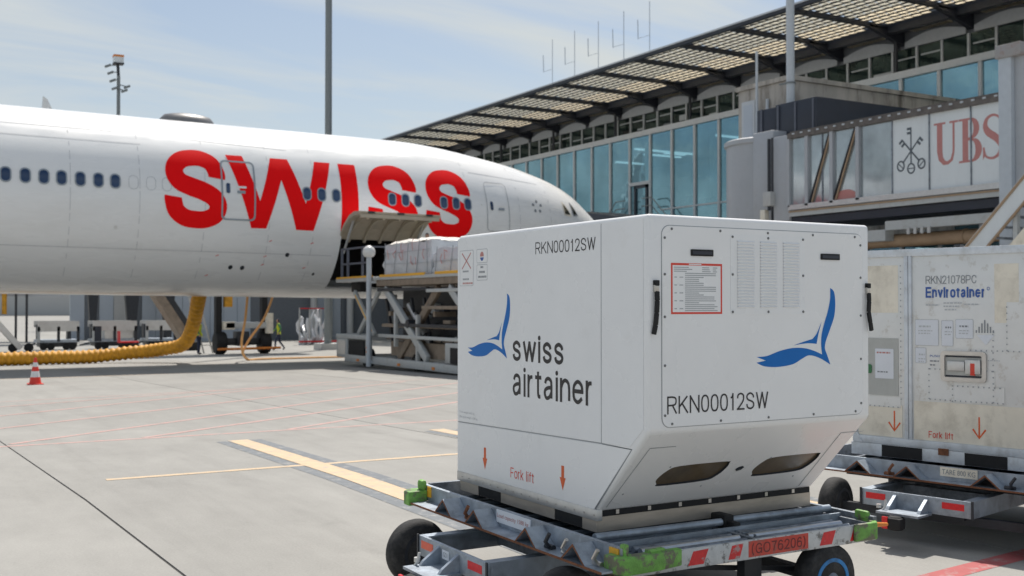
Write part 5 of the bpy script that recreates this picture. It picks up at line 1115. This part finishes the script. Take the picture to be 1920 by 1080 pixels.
# far service buildings behind the jet
t = thing('service_building', 'grey-blue clad apron-level building with a dark open bay behind the jet', 'building', (24, 84, gz(84)))
zf = gz(84)
for i in range(6): x = 19+i*1.05; mb = MB(); mb.box(x+.015, x+1.035, 84, 84.3, zf, 4.6); mb.build('wall_panel', 'wallblue', t)
for i in range(3): x = 30.6+i*2.2; mb = MB(); mb.box(x+.02, x+2.18, 84, 84.3, zf, 4.6); mb.build('wall_panel', 'walldark' if i else 'wallblue', t)
mb = MB(); mb.box(25.3, 30.6, 84.02, 90, zf, 4.6); mb.build('open_bay', 'walldark', t)
for x in (30.3, 31.6, 33.4): mb = MB(); mb.cyl((x, 83.5, zf), (x, 83.5, 4.6), .28, n=12); mb.build('round_pillar', 'walllight', t, smooth=True)
mb = MB(); mb.box(18.8, 38, 83.2, 91, 4.6, 5.0); mb.build('roof_slab', 'walllight', t)
t = thing('service_building', 'low grey service building with dark doorways at the far left behind the jet', 'building', (13, 92, gz(90)))
for i, mm in enumerate(('wallblue', 'walldark', 'wallblue', 'walllight', 'walldark', 'wallblue', 'wallblue', 'walldark')): x = 13.2+i*1.1; mb = MB(); mb.box(x+.02, x+1.08, 92, 92.3, -1.1, 3.6); mb.build('wall_panel', mm, t)
mb = MB(); mb.box(13.1, 22.2, 91.6, 96, 3.6, 3.9); mb.build('roof_slab', 'walllight', t)
for i, (x, w) in enumerate(((13.0, .35), (15.6, .5), (18.1, .5))):
    t = thing('bridge_support', ['thin', 'broad', 'broad splayed'][i]+' black bridge support column, '+['leftmost', 'middle', 'rightmost'][i]+' of three behind the dollies', 'support column', (x, 80, -1.04), 'bridge support columns behind the dollies')
    mb = MB(); mb.add([(x-w*.35, 80, -1.04), (x+w*.35, 80, -1.04), (x+w*1.3, 80, 4.5), (x-w*1.3, 80, 4.5), (x-w*.35, 80.5, -1.04), (x+w*.35, 80.5, -1.04), (x+w*1.3, 80.5, 4.5), (x-w*1.3, 80.5, 4.5)], [(0, 1, 2, 3), (7, 6, 5, 4), (0, 3, 7, 4), (1, 5, 6, 2), (0, 4, 5, 1), (3, 2, 6, 7)]); mb.build('column', 'dark', t)
    mb = MB(); mb.box(x-.5, x+.5, 79.7, 80.8, -1.04, -.85); mb.build('foot_plate', 'walllight', t)
t = thing('far_hangar', 'long pale hangar on the horizon seen beneath the fuselage', 'building', (60, 330, -1.04))
mb = MB(); mb.box(-120, 200, 330, 360, -1.04, 9); mb.build('wall', 'walllight', t)
mb = MB(); mb.box(-122, 202, 328, 362, 9, 9.6); mb.build('roof', 'walldark', t)

# ------------------------------------------------------------------ second airliner far behind (only its fin shows above the jet)
t = thing('distant_airliner', 'distant white airliner behind the jet with only its fin tip showing', 'airliner', (12, 86, gz(86)))
mb = MB(); mb.tube([(-12, 92, 4.2), (-6, 92, 4.2), (4, 92, 4.2), (12, 90, 4.9), (17, 88.5, 5.3)], [1.2, 1.9, 2.0, 1.3, .2], 20); mb.build('fuselage', 'jet', t, smooth=True)
mb = MB(); mb.add([(x, y+s, z) for s in (-.12, .12) for x, y, z in ((15.8, 86.5, 6), (10.75, 86.5, 16.9), (10.45, 86.5, 17.1), (9.6, 86.5, 6))], [(0, 1, 2, 3), (7, 6, 5, 4), (0, 4, 5, 1), (1, 5, 6, 2), (2, 6, 7, 3), (3, 7, 4, 0)]); mb.build('tail_fin', 'jet', t)
# ------------------------------------------------------------------ terminal
XF = 38.0
T = thing('terminal_building', 'long glass-fronted terminal with dark lattice canopy along its roof edge', 'terminal', (XF, 50, -1))
mull = [43.56+1.95*k for k in range(-14, 29)]
ZB0, ZT0 = 3.6, 11.42
ud = MB(); ud.box(XF+9, XF+22, mull[0], mull[-1], -1.3, 11.6); ud.build('building_core', 'walldark', T)
mb = MB(); mb.box(XF+.1, XF+9, mull[0], mull[-1], 6.85, 7.05); mb.build('floor_slab', 'walldark', T)
mb = MB(); mb.box(XF+.1, XF+9, mull[0], mull[-1], 11.3, 11.6); mb.build('ceiling_slab', 'walldark', T)
for y0, y1, x0 in ((44.6, 46.6, 3.0), (52, 53.2, 5), (58, 62, 6), (36, 38, 4), (27, 29, 5)): mb = MB(); mb.box(XF+x0, XF+x0+2.5, y0, y1, 7.05, 9.6); mb.build('interior_kiosk', 'walllight', T)
for y in mull[::3]: mb = MB(); mb.cyl((XF+1.6, y+.5, 3.6), (XF+1.6, y+.5, 11.3), .16, n=10); mb.build('interior_column', 'walllight', T)
r_ = random.Random(11)
for k in range(16):
    y = r_.uniform(40, 47) if k % 2 == 0 else r_.uniform(28, 60); mb = MB(); mb.box(XF+r_.uniform(1.5, 6), XF+r_.uniform(6.2, 7), y, y+.25, 11.2, 11.28) if k % 2 else mb.box(XF+3, XF+3.1, y, y+.25, 7.75+(k % 3)*.05, 7.82+(k % 3)*.05); mb.build('ceiling_light', 'lit', T)
for y in np.arange(40.8, 48, .55): mb = MB(); mb.box(XF+1.2, XF+1.7, y, y+.4, 7.05, 7.05+r_.uniform(.4, .9)); mb.build('seat', 'dark', T)
mb = MB(); mb.box(XF-.02, XF+.3, mull[0], mull[-1], -1.3, ZB0); mb.build('ground_floor_wall', 'walldark', T)
mb = MB(); mb.box(XF-.16, XF+.1, mull[0], mull[-1], ZT0, ZT0+.30); mb.build('transom_beam', 'mull', T)
for y in mull:
    mb = MB(); mb.box(XF-.12, XF+.02, y-.075, y+.075, ZB0, ZT0); mb.build('mullion', 'mull', T)
for y in mull[:-1]:
    isdoor = abs(y-49.41) < .3
    mb = MB(); a = rng.uniform(-.006, .006); b = rng.uniform(-.004, .004)
    mb.add([(XF-.03+a, y+.077, ZB0), (XF-.03-a, y+1.873, ZB0), (XF-.03-a+b, y+1.873, ZT0), (XF-.03+a+b, y+.077, ZT0)], [(0, 1, 2, 3)]); mb.build('glass_pane', 'glass', T)
yd = mull[min(range(len(mull)), key=lambda i: abs(mull[i]-49.41))]
mb = MB(); mb.box(XF-.14, XF-.02, yd+.08, yd+1.87, 8.62, 8.80); mb.build('door_transom', 'mull', T)
mb = MB()
for y0, y1, z0, z1 in ((yd+.25, yd+.42, 6.2, 8.6), (yd+1.35, yd+1.5, 6.2, 8.6), (yd+.25, yd+1.5, 8.45, 8.6)): mb.box(XF-.12, XF-.025, y0, y1, z0, z1)
mb.build('door_frame', 'navy', T)
for s, y0 in ((1, yd+2.1), (-1, yd-.3)):
    for k in range(2):
        mb = MB(); h0 = 7.75-k*.45; mb.tube([(XF-.6, y0-.4*s, h0), (XF-.6, y0+.5*s, h0), (XF-.6, y0+1.9*s, h0-1.2)], .03, 6); mb.build('hand_rail', 'mast', T)
# interior: pale lift core, floor slab and ceiling lights are built behind the glass; a low cill band
mb = MB(); mb.box(XF-.10, XF-.03, 40.5, 48.5, 7.02, 7.10); mb.build('floor_edge', 'mull', T)
# upper strip glazing, set back
XS = 39.0
sp = [43.56+1.3*k for k in range(-20, 43)]
for y in sp:
    mb = MB(); mb.box(XS-.08, XS+.02, y-.05, y+.05, 11.72, 12.95); mb.build('strip_mullion', 'mull', T)
    mb = MB(); a = rng.uniform(-.02, .02); mb.add([(XS+a, y+.05, 11.72), (XS-a, y+1.25, 11.72), (XS-a, y+1.25, 12.95), (XS+a, y+.05, 12.95)], [(0, 1, 2, 3)]); mb.build('strip_pane', 'glass2', T)
    if rng.random() < .55: mb = MB(); z = rng.uniform(12.2, 12.7); mb.box(XS-.03, XS-.022, y+.1, y+1.1, z, z+.07); mb.build('blind_slat', 'spand', T)
    if rng.random() < .35: mb = MB(); z = rng.uniform(11.75, 12.1); mb.box(XS-.03, XS-.022, y+.1, y+rng.uniform(.5, 1.1), z, z+rng.uniform(.1, .35)); mb.build('sill_object', rng.choice(['spand', 'walldark', 'black']), T)
mb = MB(); mb.box(XF-.05, XS+.1, mull[0], mull[-1], 11.60, 11.72); mb.build('ledge', 'mull', T)
mb = MB(); mb.box(XS+.05, XS+20, sp[0], sp[-1], 11.7, 13.7); mb.build('upper_floor', 'walldark', T)
# canopy
ZC = 13.85; XO, XI = 32.0, 38.0; BAY = 3.5
bays = [36.14+BAY*k for k in range(-5, 15)]
ZL = lambda x: ZC
mb = MB(); mb.box(XO-.10, XO+.05, bays[0], bays[-1], ZC-.02, ZC+.05); cn = mb.build('canopy_edge_beam', 'mull', T)
mb = MB(); mb.box(XO-.06, XO+.14, bays[0], bays[-1], ZC-.16, ZC-.02); mb.build('canopy_edge_channel', 'canopyd', T)
mb = MB(); mb.box(XI-.1, XI+.25, bays[0], bays[-1], 13.50, 13.95); mb.build('canopy_inner_beam', 'canopyd', T)
mb = MB(); mb.box(XI+.3, XS+20, bays[0], bays[-1], 13.72, 14.15); mb.build('roof_slab', 'walldark', T)
for y in bays:
    mb = MB(); mb.box(XO+.2, XI, y-.11, y+.11, ZC-.15, ZC+.04); mb.build('canopy_cross_beam', 'canopyd', T)
    mb = MB(); mb.add([(x, y+s, z) for s in (-.11, .11) for x, z in ((XI-1.2, 13.68), (XS-.02, 13.1), (XS-.02, 13.7), (XI-1.2, 13.8))], [(0, 1, 2, 3), (7, 6, 5, 4), (0, 4, 5, 1), (1, 5, 6, 2), (2, 6, 7, 3), (3, 7, 4, 0)]); mb.build('canopy_bracket', 'canopyd', T)
for y0 in bays[:-1]:
    mb = MB(); k = 8; v = []
    for i in range(k+1):
        q = i/k; v += [(XS-.12, y0+.2+q*(BAY-.4), 12.95), (XS-.12, y0+.2+q*(BAY-.4), 13.22+.27*math.sin(math.pi*q))]
    mb.add(v, [(2*i, 2*i+2, 2*i+3, 2*i+1) for i in range(k)]); v2 = [(XS-.12-.5*(1 if j % 2 else 0), p[1], p[2]) for j, p in enumerate(v)]
    mb.build('arched_spandrel', 'spand', T)
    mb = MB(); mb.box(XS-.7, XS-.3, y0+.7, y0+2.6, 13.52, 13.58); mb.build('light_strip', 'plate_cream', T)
for y in bays[::2]: mb = MB(); mb.cyl((XS-.45, y, 11.7), (XS-.45, y, 13.3), .09, n=10); mb.build('canopy_post', 'canopyd', T)
# canopy plates: staggered small translucent plates on thin purlins
NX, NY = 13, 7
pw, pl = (XI-.25-XO-.3)/NX, (BAY-.28)/NY
def plate_mesh(name, m):
    mb = MB(); a, b = pw*.5*.82, pl*.5*.90; t = .03
    mb.add([(38-a, 50-b, -1-t*.5), (38+a, 50-b, -1-t*.5), (38+a, 50+b, -1+t*.5), (38-a, 50+b, -1+t*.5), (38-a, 50-b, -.97-t*.5), (38+a, 50-b, -.97-t*.5), (38+a, 50+b, -.97+t*.5), (38-a, 50+b, -.97+t*.5)], [(3, 2, 1, 0), (4, 5, 6, 7), (0, 1, 5, 4), (1, 2, 6, 5), (2, 3, 7, 6), (3, 0, 4, 7)])
    return mb.build(name, m, cn)
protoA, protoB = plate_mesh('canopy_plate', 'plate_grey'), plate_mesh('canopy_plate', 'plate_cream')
used = [False, False]; cnt = 0; rest = [MB(), MB()]
order = sorted(bays[:-1], key=lambda y: abs(y-31.5))
for y0 in order:
    for i in range(NX):
        for j in range(NY):
            x = XO+.3+(i+.5)*pw; y = y0+.14+(j+.5)*pl+(pl*.25 if i % 2 else -pl*.25)
            if not y0+.2 < y < y0+BAY-.2: continue
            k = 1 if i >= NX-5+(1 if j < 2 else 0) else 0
            if i == NX-1 and j < 2: continue
            if cnt < 300 and y0 > 21:
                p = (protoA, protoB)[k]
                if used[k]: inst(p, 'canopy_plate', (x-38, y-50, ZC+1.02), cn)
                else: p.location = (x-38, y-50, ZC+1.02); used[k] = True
                cnt += 1
            else:
                a, b, t, z = pw*.5*.82, pl*.5*.90, .03, ZC+.02
                rest[k].add([(x-a, y-b, z-t*.5), (x+a, y-b, z-t*.5), (x+a, y+b, z+t*.5), (x-a, y+b, z+t*.5), (x-a, y-b, z+.03-t*.5), (x+a, y-b, z+.03-t*.5), (x+a, y+b, z+.03+t*.5), (x-a, y+b, z+.03+t*.5)], [(3, 2, 1, 0), (4, 5, 6, 7), (0, 1, 5, 4), (1, 2, 6, 5), (2, 3, 7, 6), (3, 0, 4, 7)])
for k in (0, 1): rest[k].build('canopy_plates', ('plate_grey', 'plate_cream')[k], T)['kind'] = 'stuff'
for y0 in bays[:-1]:
    mb = MB()
    for j in range(1, NY*2): y = y0+.14+j*pl/2; mb.box(XO+.2, XI-.1, y-.012, y+.012, ZC-.012, ZC-.002) if j % 2 else None
    for i in range(NX+1): x = XO+.3+i*pw; mb.box(x-.035, x+.035, y0+.14, y0+BAY-.14, ZC-.02, ZC+.045)
    mb.build('canopy_grille', 'canopyd', T)
# antennas on the roof
for i, y in enumerate((66.2, 63.3, 60.4, 57.5, 54.75)):
    t = thing('antenna_mast', ['first and farthest', 'second', 'third', 'fourth', 'fifth and nearest'][i]+' thin whip antenna counted from the left on the terminal roof', 'antenna', (42, y, 14.1), 'antennas on the terminal roof')
    zt = 20.9
    mb = MB(); mb.cyl((42, y, 14.1), (42, y, 17.2), .045, n=8); mb.cyl((42, y, 17.2), (42, y, zt), .026, n=6); mb.build('pole', 'antenna', t)
    mb = MB(); mb.cyl((42, y, 18.75), (42, y+1.2, 18.8), .016, n=6); mb.cyl((42, y+1.2, 18.75), (42, y+1.25, 20.0), .03, n=6); mb.build('side_arm', 'antenna', t)

# ------------------------------------------------------------------ concrete walkway and things on it
t = thing('concrete_walkway', 'stained concrete walkway block projecting from the terminal towards the rotunda', 'walkway', (33, 30.5, 4))
mb = MB(); mb.box(28.8, 37.95, 29.2, 31.95, 4.2, 9.95); mb.build('wall_block', 'cementw', t, bevel=.03)
mb = MB(); mb.box(28.72, 38-.06, 29.12, 32.03, 9.95, 10.12); mb.build('coping', 'cementw', t)
mb = MB(); mb.box(28.76, 28.8, 31.0, 31.72, 4.3, 9.5); w = mb.build('slot_window', 'mull', t)
mb = MB(); mb.box(28.75, 28.759, 31.12, 31.6, 4.4, 9.35); mb.build('window_pane', 'wallblue', w)
mb = MB(); mb.cyl((28.7, 30.25, 7.5), (28.7, 30.25, 9.4), .06, n=8); mb.build('drain_pipe', 'mastw', t)
t = thing('mast', 'thick pale grey mast with a clamp ring standing in front of the concrete walkway', 'mast', (28.5, 28.85, 7.6))
mb = MB(); mb.cyl((28.5, 28.85, 7.0), (28.5, 28.85, 17.5), .155, .14, n=20); mb.build('tube', 'mastw', t, smooth=True)
mb = MB(); mb.lathe((28.5, 28.85, 9.7), (0, 0, 1), [(0, .19), (.06, .19)], 20); mb.bar((28.4, 28.9, 9.73), (28.25, 29.15, 9.7), .06, .05); mb.build('clamp_ring', 'mast', t)
t = thing('thin_pole', 'slender white pole beside the slot window of the concrete walkway', 'pole', (28.55, 30.65, 7.4))
mb = MB(); mb.cyl((28.55, 30.65, 6.9), (28.55, 30.65, 11.25), .058, .05, n=12); mb.build('tube', 'mastw', t, smooth=True)
t = thing('rooftop_unit', 'black ribbed box standing on the roof behind the printed bridge', 'plant box', (30, 28.5, 7.5))
mb = MB(); mb.box(28.0, 34.5, 27.1, 29.1, 7.4, 8.92); mb.box(28.0, 28.6, 29.1, 30.05, 7.4, 8.86); mb.build('casing', 'navy', t, bevel=.02)
for y in (27.25, 28.1, 28.95, 29.8):
    mb = MB(); mb.box(27.965, 28.0, y-.04, y+.04, 7.4, 8.87); mb.build('rib', 'railg', t)

# ------------------------------------------------------------------ boarding bridge with printed panels
B = thing('boarding_bridge', 'raised boarding bridge with glass sides and printed UBS panels above the rear container', 'boarding bridge', (28, 23, 4.8))
XB, BW, yR, ZF, ZR = 27.0, 2.9, 27.4, 5.06, 7.50
mb = MB(); mb.lathe((28.75, 30.3, 4.4), (0, 0, 1), [(0, 1.5), (.02, 1.52), (3.15, 1.52), (3.2, 1.6), (3.35, 1.6), (3.4, 1.5)], 32); mb.build('rotunda', 'bridge', B, smooth=True)
mb = MB(); mb.box(27.35, 29.9, 28.55, 29.6, 4.4, 7.9); mb.build('rotunda_box', 'bridge', B, bevel=.04)
mb = MB(); mb.box(27.25, 30.0, 28.2, 28.55, 4.5, 7.6); mb.build('bellows', 'dark', B)
mb = MB(); mb.box(27.02, 30, 27.42, 28.2, 4.6, 7.55); mb.build('end_panel', 'bridge', B, bevel=.03)
mb = MB(); mb.cyl((26.9, 28.28, 5.0), (26.9, 28.28, 7.5), .06, n=10); mb.build('cable_conduit', 'dark', B)
mb = MB(); mb.box(26.8, 27.1, 28.12, 28.5, 5.15, 5.65); mb.build('junction_box', 'walllight', B, bevel=.02)
mb = MB(); mb.box(26.9, 27.1, 28.5, 28.75, 4.7, 5.05); mb.build('junction_box', 'cream', B, bevel=.02)
mb = MB(); mb.box(XB+.03, XB+BW, 8, yR, ZR-.02, ZR+.14); mb.build('roof', 'roofd', B)
mb = MB(); mb.box(XB-.10, XB+.06, 8, yR, ZR-.12, ZR+.06); mb.build('roof_rail', 'roofd', B)
for i in range(26):
    y = yR-.3-i*.37; mb = MB(); mb.box(XB-.13, XB-.10, y-.05, y+.05, ZR+.0, ZR+.05); mb.build('rail_bracket', 'mull', B)
mb = MB(); mb.box(XB+.04, XB+BW, 8, yR, ZF-.2, ZF); mb.build('floor', 'bridge', B)
mb = MB(); mb.box(XB-.08, XB+.04, 8, yR, ZF-.12, ZF+.05); mb.build('floor_rail', 'alu', B)
mb = MB(); mb.box(XB-.02, XB+.05, 8, yR, ZF-.34, ZF-.14); mb.build('lower_chord', 'loader', B)
mb = MB(); mb.box(XB-.05, XB-.02, 8, yR, ZF-.2, ZF-.15); mb.build('edge_strip', 'brownp', B)
mb = MB(); mb.box(XB+.1, XB+BW-.1, 8, yR, ZF-.62, ZF-.36); mb.build('cable_tray', 'navy', B)
pan = [27.4, 26.55, 25.9, 25.45, 24.35, 23.03, 21.66, 20.23, 18.9, 17.6, 16.3, 15]
for a, b in zip(pan[:-1], pan[1:]):
    pr_ = b < 23.5 and a < 23.1 or False
    mb = MB(); mb.box(XB+.02, XB+.06, b+.02, a-.02, ZF+.05, ZR-.12); p = mb.build('printed_panel' if pr_ else 'glass_panel', 'print_panel' if pr_ else 'bglass', B)
    mb = MB(); mb.box(XB-.01, XB+.05, b-.02, b+.02, ZF+.05, ZR-.12); mb.build('panel_joint', 'galvd', B)
for y in (27.4, 26.55, 25.45, 24.35):
    mb = MB(); mb.box(XB-.08, XB+.05, y-.07, y+.07, ZF-.02, ZR+.02); mb.build('frame_post', 'bridge', B)
for y0, y1 in ((26.45, 25.5), (25.4, 24.42)):
    for d in (0, .12):
        mb = MB(); mb.bar((XB-.03, y0-d, ZF+.08), (XB-.03, y1-d*.6+.06, ZR-.15), .05, .045); mb.build('diagonal_brace', 'brownp' if d else 'dark', B)
mb = MB(); mb.add([(XB+.012, 24.9+.5*math.cos(a), ZF+.07+.30*math.sin(a)) for a in np.linspace(0, math.pi, 13)], [tuple(range(13))]); mb.build('red_sign_behind_glass', 'ubsred', B)
mb = MB(); mb.box(XB+BW-.1, XB+BW, 8, yR, ZF, ZR); mb.build('far_wall', 'bridge', B)
# emblem of three crossed keys and serif letters, printed on the panels
FP = ((XB+.018, 23.03, ZF), (0, -1, 0), (0, 0, 1))
emb = MB(); cx, cz = .70, 1.30
def key(ang, L1, L2):
    d = Vector((math.cos(ang), math.sin(ang))); n = Vector((-d.y, d.x)); c = Vector((cx, cz)); o_ = .0005
    a, b = c-d*L2, c+d*L1; emb.flat(FP, stroke([a, b], .05), d=.001, off=.001+key.k*.0003); key.k += 1
    for s_, q in ((-1, .04), (-1, .17)):
        emb.flat(FP, stroke([b-d*q, b-d*q+n*.15*key.side], .075), d=.001, off=.001+key.k*.0003); key.k += 1
    ce = a-d*.15; ring = [(ce.x+.15*math.cos(t), ce.y+.17*math.sin(t)) for t in np.linspace(0, 2*math.pi, 21)[:-1]]; inn = [(ce.x+.10*math.cos(t), ce.y+.12*math.sin(t)) for t in np.linspace(0, 2*math.pi, 21)[:-1]]
    emb.flat(FP, ring, d=.001, off=.001+key.k*.0003, holes=[inn]); key.k += 1
    emb.flat(FP, stroke([ce-n*.1, ce+n*.1], .03), d=.001, off=.001+key.k*.0003); key.k += 1
key.k = 0
for a, s, l1, l2 in ((90, 1, .72, .38), (48, -1, .52, .42), (132, 1, .52, .42)): key.side = s; key(R(a), l1, l2)
emb.build('keys_emblem', 'keyink', B)
def serif(name, polys): 
    mb = MB(); 
    for i, (P, H) in enumerate(polys): mb.flat(FP, P, d=.001, off=.001+i*.0004, holes=H)
    return mb.build(name, 'ubsred', B)
u0 = 1.37+.22; zb0, zt0 = .73, 2.0     # U
W_u = .72
serif('letter', [(stroke([(u0+.14, zt0), (u0+.14, zb0+.42), (u0+.18, zb0+.2), (u0+.30, zb0+.07), (u0+.42, zb0+.06), (u0+.55, zb0+.14), (u0+.61, zb0+.34), (u0+.62, zb0+.5), (u0+.62, zt0)], [.19, .19, .17, .14, .10, .09, .07, .07, .07]), []), ([(u0-.06, zt0-.06), (u0+.34, zt0-.06), (u0+.34, zt0), (u0-.06, zt0)], []), ([(u0+.48, zt0-.06), (u0+.78, zt0-.06), (u0+.78, zt0), (u0+.48, zt0)], [])])
u1 = u0+.80
bo = [(u1+.0, zb0), (u1+.0, zb0+.06), (u1+.12, zb0+.06), (u1+.12, zt0-.06), (u1, zt0-.06), (u1, zt0)]+[(u1+.40+.28*math.cos(a), zt0-.31+.31*math.sin(a)) for a in np.linspace(math.pi/2, -math.pi/2+.25, 9)]+[(u1+.46+.30*math.cos(a), zb0+.34+.34*math.sin(a)) for a in np.linspace(math.pi/2-.3, -math.pi/2, 9)]
serif('letter', [(bo, [[(u1+.31, zt0-.06)]+[(u1+.38+.11*math.cos(a), zt0-.31+.25*math.sin(a)) for a in np.linspace(math.pi/2, -math.pi/2, 7)]+[(u1+.31, zt0-.56)], [(u1+.31, zb0+.62)]+[(u1+.42+.13*math.cos(a), zb0+.34+.28*math.sin(a)) for a in np.linspace(math.pi/2, -math.pi/2, 7)]+[(u1+.31, zb0+.06)]])])
u2 = u1+.77
sp_ = smooth_path([(u2+.60, zt0-.30, 0), (u2+.52, zt0-.10, 0), (u2+.33, zt0-.03, 0), (u2+.15, zt0-.12, 0), (u2+.10, zt0-.32, 0), (u2+.2, zt0-.50, 0), (u2+.45, zb0+.58, 0), (u2+.60, zb0+.35, 0), (u2+.52, zb0+.12, 0), (u2+.32, zb0+.03, 0), (u2+.12, zb0+.1, 0), (u2+.05, zb0+.30, 0)], 5); n = len(sp_)
serif('letter', [(stroke([(p.x, p.y) for p in sp_], [.06+.15*math.exp(-((i/(n-1)-.5)/.2)**2) for i in range(n)]), []), ([(u2+.57, zt0-.36), (u2+.63, zt0-.36), (u2+.63, zt0), (u2+.57, zt0-.1)], []), ([(u2+.02, zb0+.36), (u2+.08, zb0+.36), (u2+.08, zb0+.1), (u2+.02, zb0)], [])])
# undercarriage: grey beam, tan pipe
mb = MB(); mb.box(XB+.1, XB+.4, 8, 23.4, 4.02, 4.30); mb.box(XB+.1, XB+.5, 23.4, 26, 3.7, 4.05); mb.build('support_beam', 'loader', B)
for y in (22.5, 22.25, 22.0, 21.75): mb = MB(); mb.box(XB+.06, XB+.1, y-.05, y+.05, 3.85, 4.05); mb.build('beam_rib', 'walllight', B)
mb = MB(); mb.cyl((XB+.7, 8, 3.72), (XB+.7, 27, 3.72), .21, n=20); mb.build('air_duct', 'brownp', B, smooth=True)
for y in (20.9, 24.5): mb = MB(); mb.lathe((XB+.7, y, 3.72), (0, 1, 0), [(0, .235), (.06, .235)], 20); mb.build('duct_collar', 'brownp', B)
mb = MB(); mb.box(XB+.5, XB+BW, 8, 30, 2.9, 3.3); mb.build('lower_frame', 'navy', B)
mb = MB(); mb.box(27.6, 29.6, 29.2, 31.2, -.3, 4.4); mb.build('rotunda_column', 'walldark', B)
t = thing('lifting_column', 'tall light grey boarding bridge column with rusty cap at the right edge', 'column', (26, 18.35, 0))
mb = MB(); mb.box(25.8, 26.3, 18.10, 18.48, -.1, 8.55); mb.build('post', 'mastw', t, bevel=.015)
mb = MB(); mb.box(25.95, 26.25, 17.82, 18.095, -.1, 8.3); mb.build('guide_channel', 'bridge', t)
mb = MB(); mb.box(25.74, 26.36, 17.78, 18.54, 8.25, 8.60); mb.build('cap', 'rust2', t, bevel=.02)
mb = MB(); mb.tube([(26.1, 17.95, 6.9), (26.1, 17.7, 7.0), (26.1, 17.4, 6.7)], .11, 10); mb.build('white_conduit', 'print_panel', t, smooth=True)
for k, (x, z) in enumerate(((26.05, 5.0), (26.05, 6.3))): mb = MB(); mb.bar((x, 18.05, z), (x, 16.4, z+1.6), .12, .12); mb.build('brace', 'dark', t)
t = thing('access_stairs', 'white access stairs with brown edges rising behind the grey container at the right edge', 'stairs', (24, 17.5, 0))
p0, p1 = Vector((24.6, 18.75, 2.75)), Vector((24.6, 16.2, 5.3))
mb = MB(); mb.bar(p0, p1, .05, .5); mb.build('stringer', 'print_panel', t)
mb = MB(); mb.bar(p0+Vector((-.03, 0, .27)), p1+Vector((-.03, 0, .27)), .06, .06); mb.bar(p0+Vector((-.03, -.1, -.27)), p1+Vector((-.03, -.1, -.27)), .06, .05); mb.build('edge_rail', 'brownp', t)
mb = MB(); mb.bar(p0+Vector((.05, -.9, -.25)), p1+Vector((.05, -.9, -.25)), .05, .3); mb.build('stringer', 'cream', t)
for s in (0, 1): mb = MB(); mb.bar((24.7+s, 17.2, 0), (24.7+s, 17.2, 4.2), .12, .12); mb.build('support_post', 'loader', t)
for i in range(10): q = (i+.5)/10; v_ = p0.lerp(p1, q); mb = MB(); mb.box(24.63, 25.6, v_.y-.14, v_.y+.14, v_.z-.25, v_.z-.21); mb.build('tread', 'galvd', t)
# dark bridge roof seen just right of the jet's nose
t = thing('bridge_cab', 'black boarding bridge cab hood just right of the nose of the jet', 'boarding bridge', (31, 44, 3))
mb = MB(); mb.add([(x, y, z) for x in (30.2, 33.5) for y, z in ((47.6, 3.5), (41.6, 3.5), (41.6, 5.86), (46.4, 6.52), (47.6, 6.45))], [(4, 3, 2, 1, 0), (5, 6, 7, 8, 9), (0, 1, 6, 5), (1, 2, 7, 6), (2, 3, 8, 7), (3, 4, 9, 8), (4, 0, 5, 9)]); mb.build('hood', 'navy', t)
mb = MB(); mb.box(30.8, 33, 42, 47.4, -.9, 3.5); mb.build('support', 'walldark', t)
mb = MB(); mb.box(33.5, 38, 43.5, 46.2, 3.5, 6.2); mb.build('tunnel', 'bridge', t)

# ------------------------------------------------------------------ masts behind the jet
t = thing('lighting_mast', 'thick grey mast rising out of the frame behind the red lettering of the jet', 'mast', (21.5, 57, gz(57)))
mb = MB(); mb.cyl((21.5, 57, gz(57)), (21.5, 57, 32), .21, .165, n=20); mb.build('tube', 'mast', t, smooth=True)
mb = MB(); mb.box(20.9, 22.1, 56.4, 57.6, gz(57)-.05, gz(57)+.35); mb.build('foot_block', 'walllight', t)
t = thing('floodlight_mast', 'distant floodlight mast with a red and white box on top, left of the thick mast', 'mast', (24.8, 136, -1.04))
mx_, my_ = 24.8, 136
mb = MB(); mb.cyl((mx_, my_, -1.04), (mx_, my_, 29.2), .3, .2, n=14); mb.build('tube', 'mast', t, smooth=True)
mb = MB(); mb.box(mx_-.6, mx_+.5, my_-.5, my_+.5, 30.7, 31.4); mb.build('beacon_box', 'print_panel', t)
mb = MB(); mb.box(mx_-.62, mx_+.52, my_-.52, my_+.52, 31.4, 31.65); mb.build('red_top', 'orange', t)
mb = MB(); mb.box(mx_-.64, mx_+.54, my_-.54, my_+.54, 30.55, 30.7); mb.bar((mx_, my_, 29), (mx_-.1, my_, 30.5), .3, .3); mb.build('box_base', 'dark', t)
for i, (ox, oz) in enumerate(((-1.25, 30.2), (-.95, 29.4), (-.7, 28.5), (-.45, 27.6), (.65, 27.4), (.95, 27.9))):
    mb = MB(); mb.bar((mx_, my_, oz+.25), (mx_+ox, my_, oz+.1), .1, .1); fl = mb.build('lamp_arm', 'mast', t)
    mb = MB(); mb.bar((mx_+ox-.35, my_-.3, oz-.15), (mx_+ox+.3, my_-.3, oz+.15), .4, .25); mb.build('floodlight', 'mast', fl)
